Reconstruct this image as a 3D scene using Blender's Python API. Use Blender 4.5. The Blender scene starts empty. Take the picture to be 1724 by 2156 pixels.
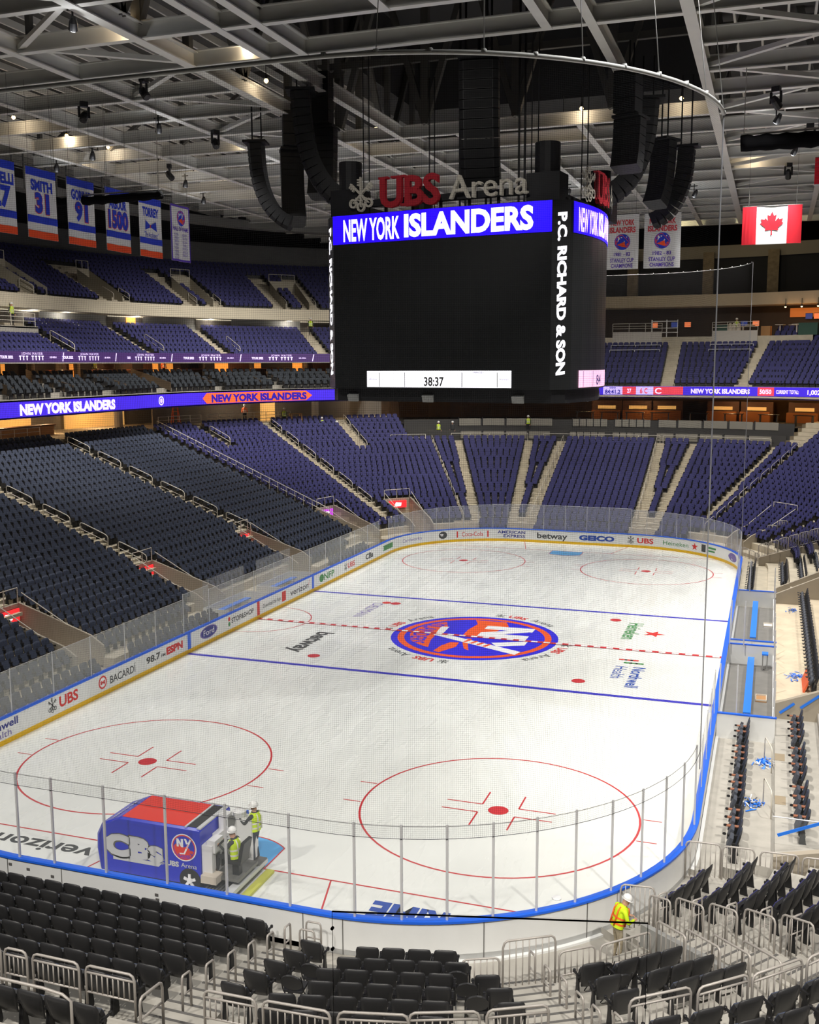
import bpy, bmesh, math, random
from math import pi, sin, cos, radians, hypot, atan2, sqrt
from mathutils import Vector, Matrix
random.seed(7)
SC = bpy.context.scene
COL = SC.collection
# ---------------------------------------------------------------- camera, world, lamps, exposure
CAM_POS = Vector((14.7076, -52.8323, 14.6146))
def cam_axes(a, b, c):
    f = Vector((sin(a)*cos(b), cos(a)*cos(b), sin(b)))
    r = Vector((cos(a), -sin(a), 0)); u = r.cross(f)
    return r*cos(c)+u*sin(c), -r*sin(c)+u*cos(c), f
AX = cam_axes(-0.3347, -0.1415, -0.0040)
cd = bpy.data.cameras.new('camera'); cam = bpy.data.objects.new('camera', cd); COL.objects.link(cam)
m = Matrix.Identity(4)
for i in range(3):
    m[i][0], m[i][1], m[i][2], m[i][3] = AX[0][i], AX[1][i], -AX[2][i], CAM_POS[i]
cam.matrix_world = m
cd.sensor_fit = 'HORIZONTAL'; cd.sensor_width = 36.0; cd.lens = 36.0*2194.743/1724.0
cd.clip_start = 0.1; cd.clip_end = 400
SC.camera = cam
def in_frame(p, mx=0.0, my=0.0):
    d = Vector(p)-CAM_POS; z = d.dot(AX[2])
    if z < 1: return None
    px = 862+2194.743*d.dot(AX[0])/z; py = 1078-2194.743*d.dot(AX[1])/z
    return (px, py, z) if -mx < px < 1724+mx and -my < py < 2156+my else None
SC.view_settings.view_transform = 'Standard'; SC.view_settings.look = 'None'
SC.view_settings.exposure = 0.7; SC.view_settings.gamma = 1.0
SC.view_settings.use_curve_mapping = False
SC.cycles.diffuse_bounces = 3; SC.cycles.glossy_bounces = 2; SC.cycles.transmission_bounces = 2; SC.cycles.transparent_max_bounces = 16
W = bpy.data.worlds.new('arena_air'); SC.world = W; W.use_nodes = True
W.node_tree.nodes['Background'].inputs[0].default_value = (0.85, 0.9, 1.0, 1)
W.node_tree.nodes['Background'].inputs[1].default_value = 0.035
def lamp(kind, name, loc, power, color=(1, 1, 1), size=0.25, aim=None, angle=60, blend=0.6):
    l = bpy.data.lights.new(name, kind); l.energy = power; l.color = color
    if kind == 'AREA': l.size = size
    else: l.shadow_soft_size = size
    if kind == 'SPOT': l.spot_size = radians(angle); l.spot_blend = blend
    o = bpy.data.objects.new(name, l); COL.objects.link(o); o.location = loc
    if aim is not None:
        o.rotation_euler = (Vector(aim)-Vector(loc)).to_track_quat('-Z', 'Y').to_euler()
    return o
for fy in (-27, -14, -3, 8, 19, 29):
    for fx in (-15.5, 15.5):
        lamp('SPOT', 'arena_flood_light', (fx, fy, 27.6), 3250 if fy < -10 else 4700, (1.0, 0.985, 0.95), 0.35, (fx*(.45 if fx < 0 else .2), fy*0.88, 0), 84, 0.8)
for fx, fy, ax, ay, pw in ((-23, -8, -30, -6, 9500), (-23, 12, -31, 16, 8500), (-9, 27, -26, 38, 8500), (-3, 26, -10, 44, 8000), (4, 26, 8, 44, 8500),
                           (10, 24, 20, 44, 8000), (9.5, -14, 19, -10, 11000), (9.5, 13, 19, 12, 9500), (-23, 4, -42, 12, 7500), (-22, 24, -40, 36, 8000), (-6, 34, -30, 46, 5000)):
    lamp('SPOT', 'stand_flood_light', (fx, fy, 26.6), pw, (1.0, 0.95, 0.87), 0.35, (ax, ay, 5), 92, 0.9)
for fx, fy, ax, ay, pw in ((-8, -50, -3, -33, 8500), (3, -52, 3, -32, 8500), (14, -50, 11, -30, 8500), (24, -42, 16, -28, 12500), (24, -20, 18, -16, 8500), (24, 6, 18, 4, 7500), (20, 30, 18, 24, 6000)):
    lamp('SPOT', 'house_light', (fx, fy, 25.5), pw, (1.0, 0.95, 0.87), 0.35, (ax, ay, 1), 80 if fx < 20 else 56, 0.9)
lamp('SPOT', 'sign_fill_light', (4, -30, 27.4), 3000, (1, .96, .9), .3, (0, -6.5, 22), 34, .8)  # added fill to brighten the scoreboard sign front; no real fixture
lamp('SPOT', 'sign_fill_light', (22, -8, 27.4), 1500, (1, .96, .9), .3, (7, -1, 22), 40, .8)  # same added fill, for the right face of the sign
for p in ((4, 55, 28.2), (13, 56, 28.2), (-6, 54, 28.2)): lamp('POINT', 'far_roof_lamp', p, 160, (1, .86, .5), .2)
# ---------------------------------------------------------------- helpers
def s2l(c):
    c = c/255.0
    return c/12.92 if c <= 0.04045 else ((c+0.055)/1.055)**2.4
def rgb(r, g, b): return (s2l(r), s2l(g), s2l(b), 1.0)
MATS = {}
def mat(name, col, rough=0.6, metal=0.0, emit=0.0, noise=0.0, scale=3.0, spec=0.5, alpha=None, bump=0.0):
    if name in MATS: return MATS[name]
    M = bpy.data.materials.new(name); M.use_nodes = True; nt = M.node_tree; P = nt.nodes['Principled BSDF']
    c = rgb(*col)
    P.inputs['Base Color'].default_value = c; P.inputs['Roughness'].default_value = rough
    P.inputs['Metallic'].default_value = metal; P.inputs['Specular IOR Level'].default_value = spec
    if noise:
        tc = nt.nodes.new('ShaderNodeTexCoord'); n = nt.nodes.new('ShaderNodeTexNoise'); n.inputs['Scale'].default_value = scale
        n.inputs['Detail'].default_value = 6
        r = nt.nodes.new('ShaderNodeValToRGB'); r.color_ramp.elements[0].position = 0.3; r.color_ramp.elements[1].position = 0.7
        r.color_ramp.elements[0].color = tuple(x*(1-noise) for x in c[:3])+(1,)
        r.color_ramp.elements[1].color = tuple(min(1, x*(1+noise*0.6)) for x in c[:3])+(1,)
        nt.links.new(tc.outputs['Object'], n.inputs['Vector']); nt.links.new(n.outputs['Fac'], r.inputs['Fac'])
        nt.links.new(r.outputs['Color'], P.inputs['Base Color'])
        if bump:
            b = nt.nodes.new('ShaderNodeBump'); b.inputs['Strength'].default_value = bump
            nt.links.new(n.outputs['Fac'], b.inputs['Height']); nt.links.new(b.outputs['Normal'], P.inputs['Normal'])
    if emit:
        P.inputs['Emission Color'].default_value = c; P.inputs['Emission Strength'].default_value = emit
    if alpha is not None:
        out = nt.nodes['Material Output']; mx = nt.nodes.new('ShaderNodeMixShader'); t = nt.nodes.new('ShaderNodeBsdfTransparent')
        mx.inputs[0].default_value = alpha
        nt.links.new(t.outputs[0], mx.inputs[1]); nt.links.new(P.outputs[0], mx.inputs[2]); nt.links.new(mx.outputs[0], out.inputs['Surface'])
    MATS[name] = M
    return M
class MB:
    def __init__(s): s.v = []; s.f = []; s.mi = []
    def add(s, vs, fs, m=0):
        o = len(s.v); s.v.extend(tuple(p) for p in vs)
        for f in fs: s.f.append(tuple(i+o for i in f)); s.mi.append(m)
    def hexa(s, p, m=0):
        s.add(p, [(0, 3, 2, 1), (4, 5, 6, 7), (0, 1, 5, 4), (1, 2, 6, 5), (2, 3, 7, 6), (3, 0, 4, 7)], m)
    def box(s, c, d, m=0, R=None):
        x, y, z = d[0]/2, d[1]/2, d[2]/2
        P = [Vector(q) for q in ((-x, -y, -z), (x, -y, -z), (x, y, -z), (-x, y, -z), (-x, -y, z), (x, -y, z), (x, y, z), (-x, y, z))]
        if R is not None: P = [R @ q for q in P]
        c = Vector(c); s.hexa([q+c for q in P], m)
    def bx(s, x0, x1, y0, y1, z0, z1, m=0): s.box(((x0+x1)/2, (y0+y1)/2, (z0+z1)/2), (x1-x0, y1-y0, z1-z0), m)
    def beam(s, a, b, w, h, m=0, up=(0, 0, 1)):
        a, b = Vector(a), Vector(b); d = (b-a).normalized(); u = Vector(up)
        if abs(d.dot(u)) > .99: u = Vector((1, 0, 0))
        r = d.cross(u).normalized()*w/2; u = r.cross(d).normalized()*h/2
        s.hexa([a-r-u, a+r-u, a+r+u, a-r+u, b-r-u, b+r-u, b+r+u, b-r+u], m)
    def tube(s, pts, r, n=6, m=0, caps=True):
        pts = [Vector(p) for p in pts]; N = len(pts); o = len(s.v); prev = None
        for i, p in enumerate(pts):
            d = (pts[min(i+1, N-1)]-pts[max(i-1, 0)])
            d = d.normalized() if d.length > 1e-9 else Vector((0, 0, 1))
            if prev is None:
                a = Vector((0, 0, 1)) if abs(d.z) < .9 else Vector((1, 0, 0)); e = d.cross(a).normalized()
            else:
                e = (prev-d*prev.dot(d)); e = e.normalized() if e.length > 1e-6 else d.orthogonal().normalized()
            prev = e; g = d.cross(e); rr = r[i] if isinstance(r, (list, tuple)) else r
            for k in range(n):
                t = 2*pi*k/n; s.v.append(tuple(p+e*(rr*cos(t))+g*(rr*sin(t))))
        for i in range(N-1):
            for k in range(n):
                k2 = (k+1) % n; s.f.append((o+i*n+k, o+i*n+k2, o+(i+1)*n+k2, o+(i+1)*n+k)); s.mi.append(m)
        if caps:
            s.f.append(tuple(o+k for k in reversed(range(n)))); s.mi.append(m)
            s.f.append(tuple(o+(N-1)*n+k for k in range(n))); s.mi.append(m)
    def prism(s, poly, lo, hi, m=0, fn=None):
        """poly: 2D outline; extruded from lo to hi; fn(u, v, w) -> xyz"""
        fn = fn or (lambda u, v, w: (u, v, w)); n = len(poly)
        vs = [fn(u, v, lo) for u, v in poly]+[fn(u, v, hi) for u, v in poly]
        s.add(vs, [tuple(reversed(range(n))), tuple(range(n, 2*n))]+[(i, (i+1) % n, n+(i+1) % n, n+i) for i in range(n)], m)
    def flat(s, poly, fn, w=0.0, m=0):
        s.add([fn(u, v, w) for u, v in poly], [tuple(range(len(poly)))], m)
    def lathe(s, prof, c=(0, 0, 0), n=12, m=0, axis=(0, 0, 1)):
        c = Vector(c); A = Vector(axis).normalized(); e = A.orthogonal().normalized(); g = A.cross(e); o = len(s.v)
        for r, z in prof:
            for k in range(n):
                t = 2*pi*k/n; s.v.append(tuple(c+A*z+e*(r*cos(t))+g*(r*sin(t))))
        for i in range(len(prof)-1):
            for k in range(n):
                k2 = (k+1) % n; s.f.append((o+i*n+k, o+i*n+k2, o+(i+1)*n+k2, o+(i+1)*n+k)); s.mi.append(m)
        s.f.append(tuple(o+k for k in reversed(range(n)))); s.mi.append(m)
        L = o+(len(prof)-1)*n; s.f.append(tuple(L+k for k in range(n))); s.mi.append(m)
    def mesh(s, name, mats, smooth=False):
        me = bpy.data.meshes.new(name); me.from_pydata(s.v, [], s.f)
        for M in (mats if isinstance(mats, (list, tuple)) else [mats]): me.materials.append(M)
        if any(s.mi): me.polygons.foreach_set('material_index', s.mi)
        if smooth: me.polygons.foreach_set('use_smooth', [True]*len(me.polygons))
        me.update(); return me
    def build(s, name, mats, parent=None, smooth=False):
        return link(name, s.mesh(name, mats, smooth), parent)
def link(name, me, parent=None):
    o = bpy.data.objects.new(name, me); COL.objects.link(o)
    if parent is not None: o.parent = parent
    return o
def tag(o, label=None, cat=None, group=None, kind=None):
    if label: o['label'] = label
    if cat: o['category'] = cat
    if group: o['group'] = group
    if kind: o['kind'] = kind
    return o
def thing(name, label, cat, loc=(0, 0, 0), rz=0.0, group=None):
    o = bpy.data.objects.new(name, None); COL.objects.link(o); o.location = loc; o.rotation_euler = (0, 0, rz)
    o.empty_display_size = 0.1
    return tag(o, label, cat, group)
def struct(mb, name, mats, parent=None, smooth=False):
    o = mb.build(name, mats, parent, smooth); o['kind'] = 'structure'; return o
def dup(root, loc, rz, label=None, group=None):
    r = root.copy(); COL.objects.link(r); r.location = loc; r.rotation_euler = (0, 0, rz)
    if label: r['label'] = label
    if group: r['group'] = group
    for ch in root.children:
        c = ch.copy(); COL.objects.link(c); c.parent = r
        for g in ch.children:
            d = g.copy(); COL.objects.link(d); d.parent = c
    return r
ORD = ('first second third fourth fifth sixth seventh eighth ninth tenth eleventh twelfth thirteenth fourteenth fifteenth sixteenth '
       'seventeenth eighteenth nineteenth twentieth').split()
def ordn(i):
    if i < 20: return ORD[i]
    t = ('twenty', 'thirty', 'forty', 'fifty', 'sixty')[(i+1)//10-2]; u = (i+1) % 10
    return (t[:-1]+'ieth') if u == 0 else t+'-'+ORD[u-1]
# lettering as mesh: unit cap height, centred
TXT = {}
def text_geo(s, bold=0.0, spacing=1.0):
    key = (s, bold, spacing)
    if key in TXT: return TXT[key]
    cu = bpy.data.curves.new('lettering', 'FONT'); cu.body = s; cu.offset = bold; cu.space_character = spacing; cu.resolution_u = 3
    cu.fill_mode = 'FRONT'
    o = bpy.data.objects.new('lettering', cu); COL.objects.link(o)
    dg = bpy.context.evaluated_depsgraph_get(); me = bpy.data.meshes.new_from_object(o.evaluated_get(dg))
    V = [(v.co.x, v.co.y) for v in me.vertices]; F = [tuple(p.vertices) for p in me.polygons]
    bpy.data.objects.remove(o); bpy.data.curves.remove(cu); bpy.data.meshes.remove(me)
    if V:
        x0, x1 = min(v[0] for v in V), max(v[0] for v in V); y0, y1 = 0.0, max(v[1] for v in V)
        V = [((x-(x0+x1)/2), y-(y0+y1)/2) for x, y in V]; w, h = x1-x0, y1-y0
    else: w = h = 1
    TXT[key] = (V, F, w, h); return TXT[key]
def put_text(mb, s, width, height, fn, w=0.0, m=0, bold=0.0, spacing=1.0, cu=0.0, cv=0.0, italic=0.0):
    V, F, tw, th = text_geo(s, bold, spacing)
    a, b = width/tw, height/th
    mb.add([fn(cu+x*a+italic*y*b, cv+y*b, w) for x, y in V], F, m)
def circle_poly(r, n=40, cx=0, cy=0, a0=0, a1=2*pi, sx=1, sy=1):
    return [(cx+sx*r*cos(a0+(a1-a0)*i/n), cy+sy*r*sin(a0+(a1-a0)*i/n)) for i in range(n if abs(a1-a0-2*pi) < 1e-6 else n+1)]
def ring(mb, r0, r1, fn, w=0, m=0, n=64, a0=0.0, a1=2*pi, cx=0, cy=0):
    for i in range(n):
        t, u = a0+(a1-a0)*i/n, a0+(a1-a0)*(i+1)/n
        mb.add([fn(cx+r*cos(q), cy+r*sin(q), w) for r, q in ((r0, t), (r1, t), (r1, u), (r0, u))], [(0, 1, 2, 3)], m)
def stroke(mb, pts, wd, fn, w=0, m=0):
    for (x0, y0), (x1, y1) in zip(pts, pts[1:]):
        L = hypot(x1-x0, y1-y0) or 1; nx, ny = -(y1-y0)/L*wd/2, (x1-x0)/L*wd/2
        mb.add([fn(x0+nx, y0+ny, w), fn(x0-nx, y0-ny, w), fn(x1-nx, y1-ny, w), fn(x1+nx, y1+ny, w)], [(0, 1, 2, 3)], m)
def keys_logo(mb, R, fn, cu=0, cv=0, w=0.0, m=0):
    """three crossed keys, R = half height"""
    for a in (-47, 0, 47):
        t = radians(a); c, s_ = cos(t), sin(t)
        g = lambda u, v, z, c=c, s_=s_: fn(cu+R*(u*c+v*s_), cv+R*(-u*s_+v*c), z)
        ln = 1.0 if a == 0 else 0.95
        stroke(mb, [(0, -0.5), (0, ln)], 0.11, g, w, m)
        ring(mb, 0.17, 0.27, g, w, m, 20, cx=0, cy=-0.72)
        stroke(mb, [(0, -0.72), (0, -0.55)], 0.07, g, w, m)
        sd = 1 if a > 0 else -1
        for q in (0.55, 0.70, 0.85): stroke(mb, [(0, q), (sd*0.24, q)], 0.09, g, w, m)
        stroke(mb, [(-0.1, -0.36), (0.1, -0.36)], 0.08, g, w, m)
def team_logo(mb, R, fn, cu=0, cv=0, w=0.0, outer=0, ringm=1, disc=0, land=1, white=2, dw=0.002, script=True, big=False):
    """round badge: disc, ring, island silhouette, NY and a stick"""
    g = lambda u, v, z: fn(cu+R*u, cv+R*v, z)
    mb.flat(circle_poly(1, 56), g, w, outer)
    mb.flat(circle_poly(0.92, 56), g, w+dw, ringm)
    mb.flat(circle_poly(0.84, 56), g, w+2*dw, disc)
    isl = [(-.79, .02), (-.66, .2), (-.42, .16), (-.2, .22), (-.02, .02), (.2, .1), (.42, -.02), (.5, -.1), (.35, -.16), (.62, -.14), (.78, -.2),
           (.66, -.42), (.4, -.34), (.62, -.5), (.45, -.68), (.15, -.8), (-.2, -.79), (-.5, -.64), (-.72, -.36)]
    if big:
        for P in ([(-.8, -.2), (-.8, .2), (-.6, .28), (-.35, .2), (-.1, .12), (.05, .0), (0, -.15), (-.3, -.16), (-.6, -.12)], [(.3, -.1), (.5, -.08), (.78, -.2), (.74, -.28), (.5, -.26), (.32, -.2)],
                  [(.1, .0), (.35, .02), (.6, .1), (.55, .03), (.3, -.06), (.1, -.06)], [(-.58, -.52), (-.3, -.42), (.0, -.47), (.3, -.45), (.62, -.38), (.55, -.5), (.4, -.67), (.1, -.78), (-.2, -.78), (-.45, -.66)]): mb.flat(P[::-1], g, w+3*dw, land)
    else: mb.flat(isl, g, w+3*dw, land)
    z = w+4*dw
    mb.flat([(-.56, .02), (-.4, .02), (-.4, .62), (-.58, .62)], g, z, white)
    mb.flat([(-.42, .62), (-.58, .62), (-.22, .02), (-.04, .02)], g, z+dw*.2, white)
    mb.flat([(-.22, .02), (-.04, .02), (-.04, .62), (-.22, .62)], g, z, white)
    mb.flat([(.02, .66), (.2, .66), (.34, .36), (.2, .26)], g, z, white)
    mb.flat([(.48, .68), (.62, .64), (.06, -.5), (-.04, -.44)], g, z+dw*.2, white)
    mb.flat([(-.04, -.4), (.08, -.48), (-.34, -.52), (-.36, -.42)], g, z, white)
    for q in (.0, .09, .18, .27):
        mb.flat([(.13+q*.49, .0+q-.02), (.25+q*.49, -.05+q-.02), (.27+q*.49, -.01+q-.02), (.15+q*.49, .04+q-.02)], g, z+dw*.5, land)
    if script:
        put_text(mb, 'ISLANDERS', .95, .2, lambda u, v, q: g(u, v-.64-.25*u*u*-1.2, q), z, disc, 0.02)
# ---------------------------------------------------------------- rink outline
FT = .3048
HX, HY, RC = 42.5*FT, 100*FT, 28*FT
CX, CY = HX-RC, HY-RC
ARC = RC*pi/2
SF0 = CY+ARC; SF1 = SF0+2*CX; SR0 = SF1+ARC; SR1 = SR0+2*CY; SN0 = SR1+ARC; SN1 = SN0+2*CX; SEND = SN1+ARC
def PN(s):
    """point on the board line and outward normal; s runs left side (+y), far end, right side, near end"""
    if s <= CY: return (-HX, s, -1.0, 0.0)
    if s <= SF0: t = (s-CY)/RC; return (-CX-RC*cos(t), CY+RC*sin(t), -cos(t), sin(t))
    if s <= SF1: return (-CX+(s-SF0), HY, 0.0, 1.0)
    if s <= SR0: t = (s-SF1)/RC; return (CX+RC*sin(t), CY+RC*cos(t), sin(t), cos(t))
    if s <= SR1: return (HX, CY-(s-SR0), 1.0, 0.0)
    if s <= SN0: t = (s-SR1)/RC; return (CX+RC*cos(t), -CY-RC*sin(t), cos(t), -sin(t))
    if s <= SN1: return (CX-(s-SN0), -HY, 0.0, -1.0)
    t = (s-SN1)/RC; return (-CX-RC*sin(t), -CY-RC*cos(t), -sin(t), -cos(t))
def PP(s, d):
    x, y, a, b = PN(s); return (x+a*d, y+b*d)
def sarc(th): return CY+RC*radians(90+th)          # far-left corner, th from +y, negative to the left
def sarcr(th): return SF1+RC*radians(th)           # far-right corner
def snear(th): return SN0-RC*radians(th)           # near-right corner, th from -y towards +x
def samp(s0, s1, ca=5.0):
    out = [s0]
    br = [-CY, CY, SF0, SF1, SR0, SR1, SN0, SN1, SEND]
    segs = [(-CY, CY, 8.0), (CY, SF0, RC*radians(ca)), (SF0, SF1, 9), (SF1, SR0, RC*radians(ca)), (SR0, SR1, 8), (SR1, SN0, RC*radians(ca)), (SN0, SN1, 9), (SN1, SEND, RC*radians(ca))]
    pts = set()
    for a, b, st in segs:
        n = max(1, int(math.ceil((b-a)/st)))
        for i in range(n+1): pts.add(round(a+(b-a)*i/n, 5))
    out += [p for p in sorted(pts) if s0+.02 < p < s1-.02]
    return out+[s1]
def band(mb, s0, s1, prof, m=0, ca=5.0, closed=False):
    """sweep a (d, z) profile along the perimeter"""
    S = samp(s0, s1, ca); n = len(prof); o = len(mb.v)
    for s in S:
        for d, z in prof:
            x, y = PP(s, d); mb.v.append((x, y, z))
    K = n if closed else n-1
    for i in range(len(S)-1):
        for k in range(K):
            k2 = (k+1) % n
            mb.f.append((o+i*n+k, o+(i+1)*n+k, o+(i+1)*n+k2, o+i*n+k2)); mb.mi.append(m)
    if closed:
        mb.f.append(tuple(o+k for k in range(n))); mb.mi.append(m)
        mb.f.append(tuple(o+(len(S)-1)*n+k for k in reversed(range(n)))); mb.mi.append(m)
# ---------------------------------------------------------------- materials
ICE = mat('ice', (238, 240, 236), 0.16, noise=0.05, scale=0.35, spec=0.35)
_nt = ICE.node_tree; _P = _nt.nodes['Principled BSDF']
_tc = _nt.nodes.new('ShaderNodeTexCoord'); _mp = _nt.nodes.new('ShaderNodeMapping'); _mp.inputs['Scale'].default_value = (0.9, 0.18, 1); _mp.inputs['Rotation'].default_value = (0, 0, .35)
_n = _nt.nodes.new('ShaderNodeTexNoise'); _n.inputs['Scale'].default_value = 1.2; _n.inputs['Detail'].default_value = 8
_r = _nt.nodes.new('ShaderNodeMapRange'); _r.inputs[1].default_value = .35; _r.inputs[2].default_value = .7; _r.inputs[3].default_value = .20; _r.inputs[4].default_value = .38
_nt.links.new(_tc.outputs['Object'], _mp.inputs[0]); _nt.links.new(_mp.outputs[0], _n.inputs['Vector']); _nt.links.new(_n.outputs['Fac'], _r.inputs[0]); _nt.links.new(_r.outputs[0], _P.inputs['Roughness'])
M_RED = mat('ice_red', (205, 60, 66), .35); M_BLUE = mat('ice_blue', (64, 62, 190), .35); M_CREASE = mat('ice_crease', (92, 176, 236), .35)
M_LB = mat('logo_blue', (52, 44, 226), .4); M_LO = mat('logo_orange', (246, 96, 40), .4); M_W = mat('print_white', (244, 244, 246), .45)
M_INK = mat('print_black', (70, 72, 72), .5); M_PRED = mat('print_red', (214, 52, 48), .45); M_PBLUE = mat('print_blue', (40, 78, 170), .45)
M_PGREEN = mat('print_green', (64, 140, 76), .45); M_NAVY = mat('print_navy', (44, 52, 140), .45); M_PURP = mat('print_violet', (116, 100, 170), .5)
BOARD = mat('board_white', (236, 237, 236), .32, noise=.03, scale=1.5); KICK = mat('kick_yellow', (236, 188, 12), .4); CAPB = mat('cap_blue', (36, 104, 232), .35)
CONC = mat('concrete', (196, 186, 166), .8, noise=.16, scale=1.2, bump=.08); CONCN = mat('concrete_step', (172, 168, 160), .75, noise=.12, scale=2.0)
CONCD = mat('concrete_grey', (150, 146, 138), .85, noise=.12, scale=.8); NOSE = mat('step_nosing', (96, 94, 92), .8); YEL = mat('hazard_yellow', (232, 206, 60), .6)
STEEL = mat('rail_steel', (186, 182, 174), .4, metal=.2); BLK = mat('black_plastic', (34, 34, 36), .45); BLKF = mat('black_fabric', (11, 11, 13), .95, noise=.2, scale=6, spec=.1)
GRY = mat('grey_panel', (150, 150, 148), .6, noise=.06, scale=.6); DGRY = mat('dark_panel', (58, 57, 56), .7, noise=.1, scale=.8)
GLN = mat('glass_near', (205, 212, 214), .08, alpha=.055); GLL = mat('glass_side', (214, 216, 212), .12, alpha=.22); GLF = mat('glass_end', (200, 204, 214), .12, alpha=.18)
POST = mat('post_alloy', (206, 206, 208), .4, metal=.1)
# ---------------------------------------------------------------- ice and its paint
b = MB(); S = samp(-CY, SEND, 3.0)[:-1]
b.add([PP(s, 0.0)+(0.0,) for s in S], [tuple(range(len(S)-1, -1, -1))])
floor = struct(b, 'floor', ICE)
def ice_fn(x0, y0, ang=0.0, z=0.004):
    """u to the reader's right, v up; ang = heading of u"""
    c, s_ = cos(ang), sin(ang)
    return lambda u, v, w=0: (x0+u*c-v*s_, y0+u*s_+v*c, z+w)
G0 = ice_fn(0, 0)
lm = MB()
for yy in (-25.5*FT, 25.5*FT): lm.flat([(-HX+.01, yy-.15), (HX-.01, yy-.15), (HX-.01, yy+.15), (-HX+.01, yy+.15)], G0, 0, 1)
lm.flat([(-HX+.01, -.15), (HX-.01, -.15), (HX-.01, .15), (-HX+.01, .15)], G0, .016, 0)
for i in range(-19, 20): lm.flat([(i*.66-.17, -.11), (i*.66+.17, -.11), (i*.66+.17, .11), (i*.66-.17, .11)], G0, .018, 2)
for sg in (-1, 1):
    gy = sg*89*FT; hw = CX+sqrt(RC**2-(abs(gy)-CY)**2)-.01
    lm.flat([(-hw, gy-.03), (hw, gy-.03), (hw, gy+.03), (-hw, gy+.03)], G0, .001, 0)
    for q in (-1, 1): stroke(lm, [(q*3.35, gy), (q*4.2, sg*(HY-.02))], .05, G0, .001, 0)
    cr = [(-1.22, 0), (1.22, 0)]
    a = math.acos(1.22/1.83); poly = [(-1.22, 0), (1.22, 0)]+[(1.83*cos(t), 1.83*sin(t)) for t in [a+(pi-2*a)*i/16 for i in range(17)]]
    lm.flat([(u, gy-sg*v) for u, v in (poly if sg < 0 else poly[::-1])], G0, .0005, 3)
    stroke(lm, [(u, gy-sg*v) for u, v in poly[1:]]+[(-1.22, gy)], .05, G0, .0015, 0)
    for q in (-1, 1):
        cx, cy = q*22*FT, sg*69*FT
        ring(lm, 4.54, 4.61, G0, .001, 0, 72, cx=cx, cy=cy)
        lm.flat(circle_poly(.34, 24, cx, cy), G0, .001, 0)
        for i in (-1, 1):
            for j in (-1, 1):
                stroke(lm, [(cx+i*1.85, cy+j*.32), (cx+i*.62, cy+j*.32), (cx+i*.62, cy+j*1.35)], .055, G0, .001, 0)
                stroke(lm, [(cx+i*4.58, cy+j*.8), (cx+i*5.2, cy+j*.8)], .05, G0, .001, 0)
    for q in (-1, 1): lm.flat(circle_poly(.32, 24, q*22*FT, sg*20*FT), G0, .001, 0)
ring(lm, 3.0, 3.06, G0, .001, 0, 32, -pi/2, pi/2, cx=-HX+.02, cy=0)
o = struct(lm, 'line_marking', [M_RED, M_BLUE, M_W, M_CREASE], floor)
lg = MB(); team_logo(lg, 4.5, ice_fn(0, 0, -pi/2, .002), dw=.002, big=True)
struct(lg, 'centre_logo', [M_LB, M_LO, M_W], floor)['label'] = 'round blue and orange team logo on centre ice'
tx = MB(); gk = 'r'
for k in range(4):
    a0 = pi/4+.35+k*pi/2
    def arcf(u, v, w, a0=a0):
        t = a0-u/5.05; r = 5.05+v; return (r*cos(t), r*sin(t), .006+w)
    keys_logo(tx, .32, arcf, -2.0, 0); put_text(tx, 'UBS', 1.15, .5, arcf, 0, 1, .03, cu=-.9); put_text(tx, 'Arena', 1.75, .5, arcf, 0, 0, 0, cu=.95)
put_text(tx, 'verizon', 3.6, .62, ice_fn(-5.95, -27.95, pi), 0, 0, .02)
put_text(tx, 'PRIME', 2.7, .85, ice_fn(6.3, -28.25, pi), 0, 2, .05)
put_text(tx, 'betway', 4.1, .95, ice_fn(-7.9, -3.7, -pi/2), 0, 0, .03)
put_text(tx, 'DELMAN', 3.5, .62, ice_fn(-7.7, 4.0, -pi/2), 0, 4, 0); tx.flat(circle_poly(.28, 12), ice_fn(-7.3, 6.1), .004, 1)
put_text(tx, 'Heineken', 3.6, .8, ice_fn(7.95, 3.9, -pi/2), 0, 3, .02)
star = [(r*sin(k*pi/5), r*cos(k*pi/5)) for k, r in zip(range(10), (.62, .25)*5)]
for k in range(5): tx.flat([star[2*k], star[2*k-1], (0, 0), star[2*k+1]][::-1], ice_fn(9.1, 3.6, -pi/2), .004, 1)
put_text(tx, 'Northwell', 3.3, .6, ice_fn(9.15, -4.7, -pi/2), 0, 2, .02); put_text(tx, 'Health', 2.0, .6, ice_fn(8.3, -4.1, -pi/2), 0, 2, 0)
for i in range(6): tx.flat([(-.2, -.1), (.2, -.1), (.2, .1), (-.2, .1)], ice_fn(8.2+.28*(i % 3)+.3*(i//3), -1.9-.5*(i//3)), .004, 1 if i < 3 else 3)
struct(tx, 'painted_lettering', [M_INK, M_PRED, M_PBLUE, M_PGREEN, M_PURP], floor)
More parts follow.
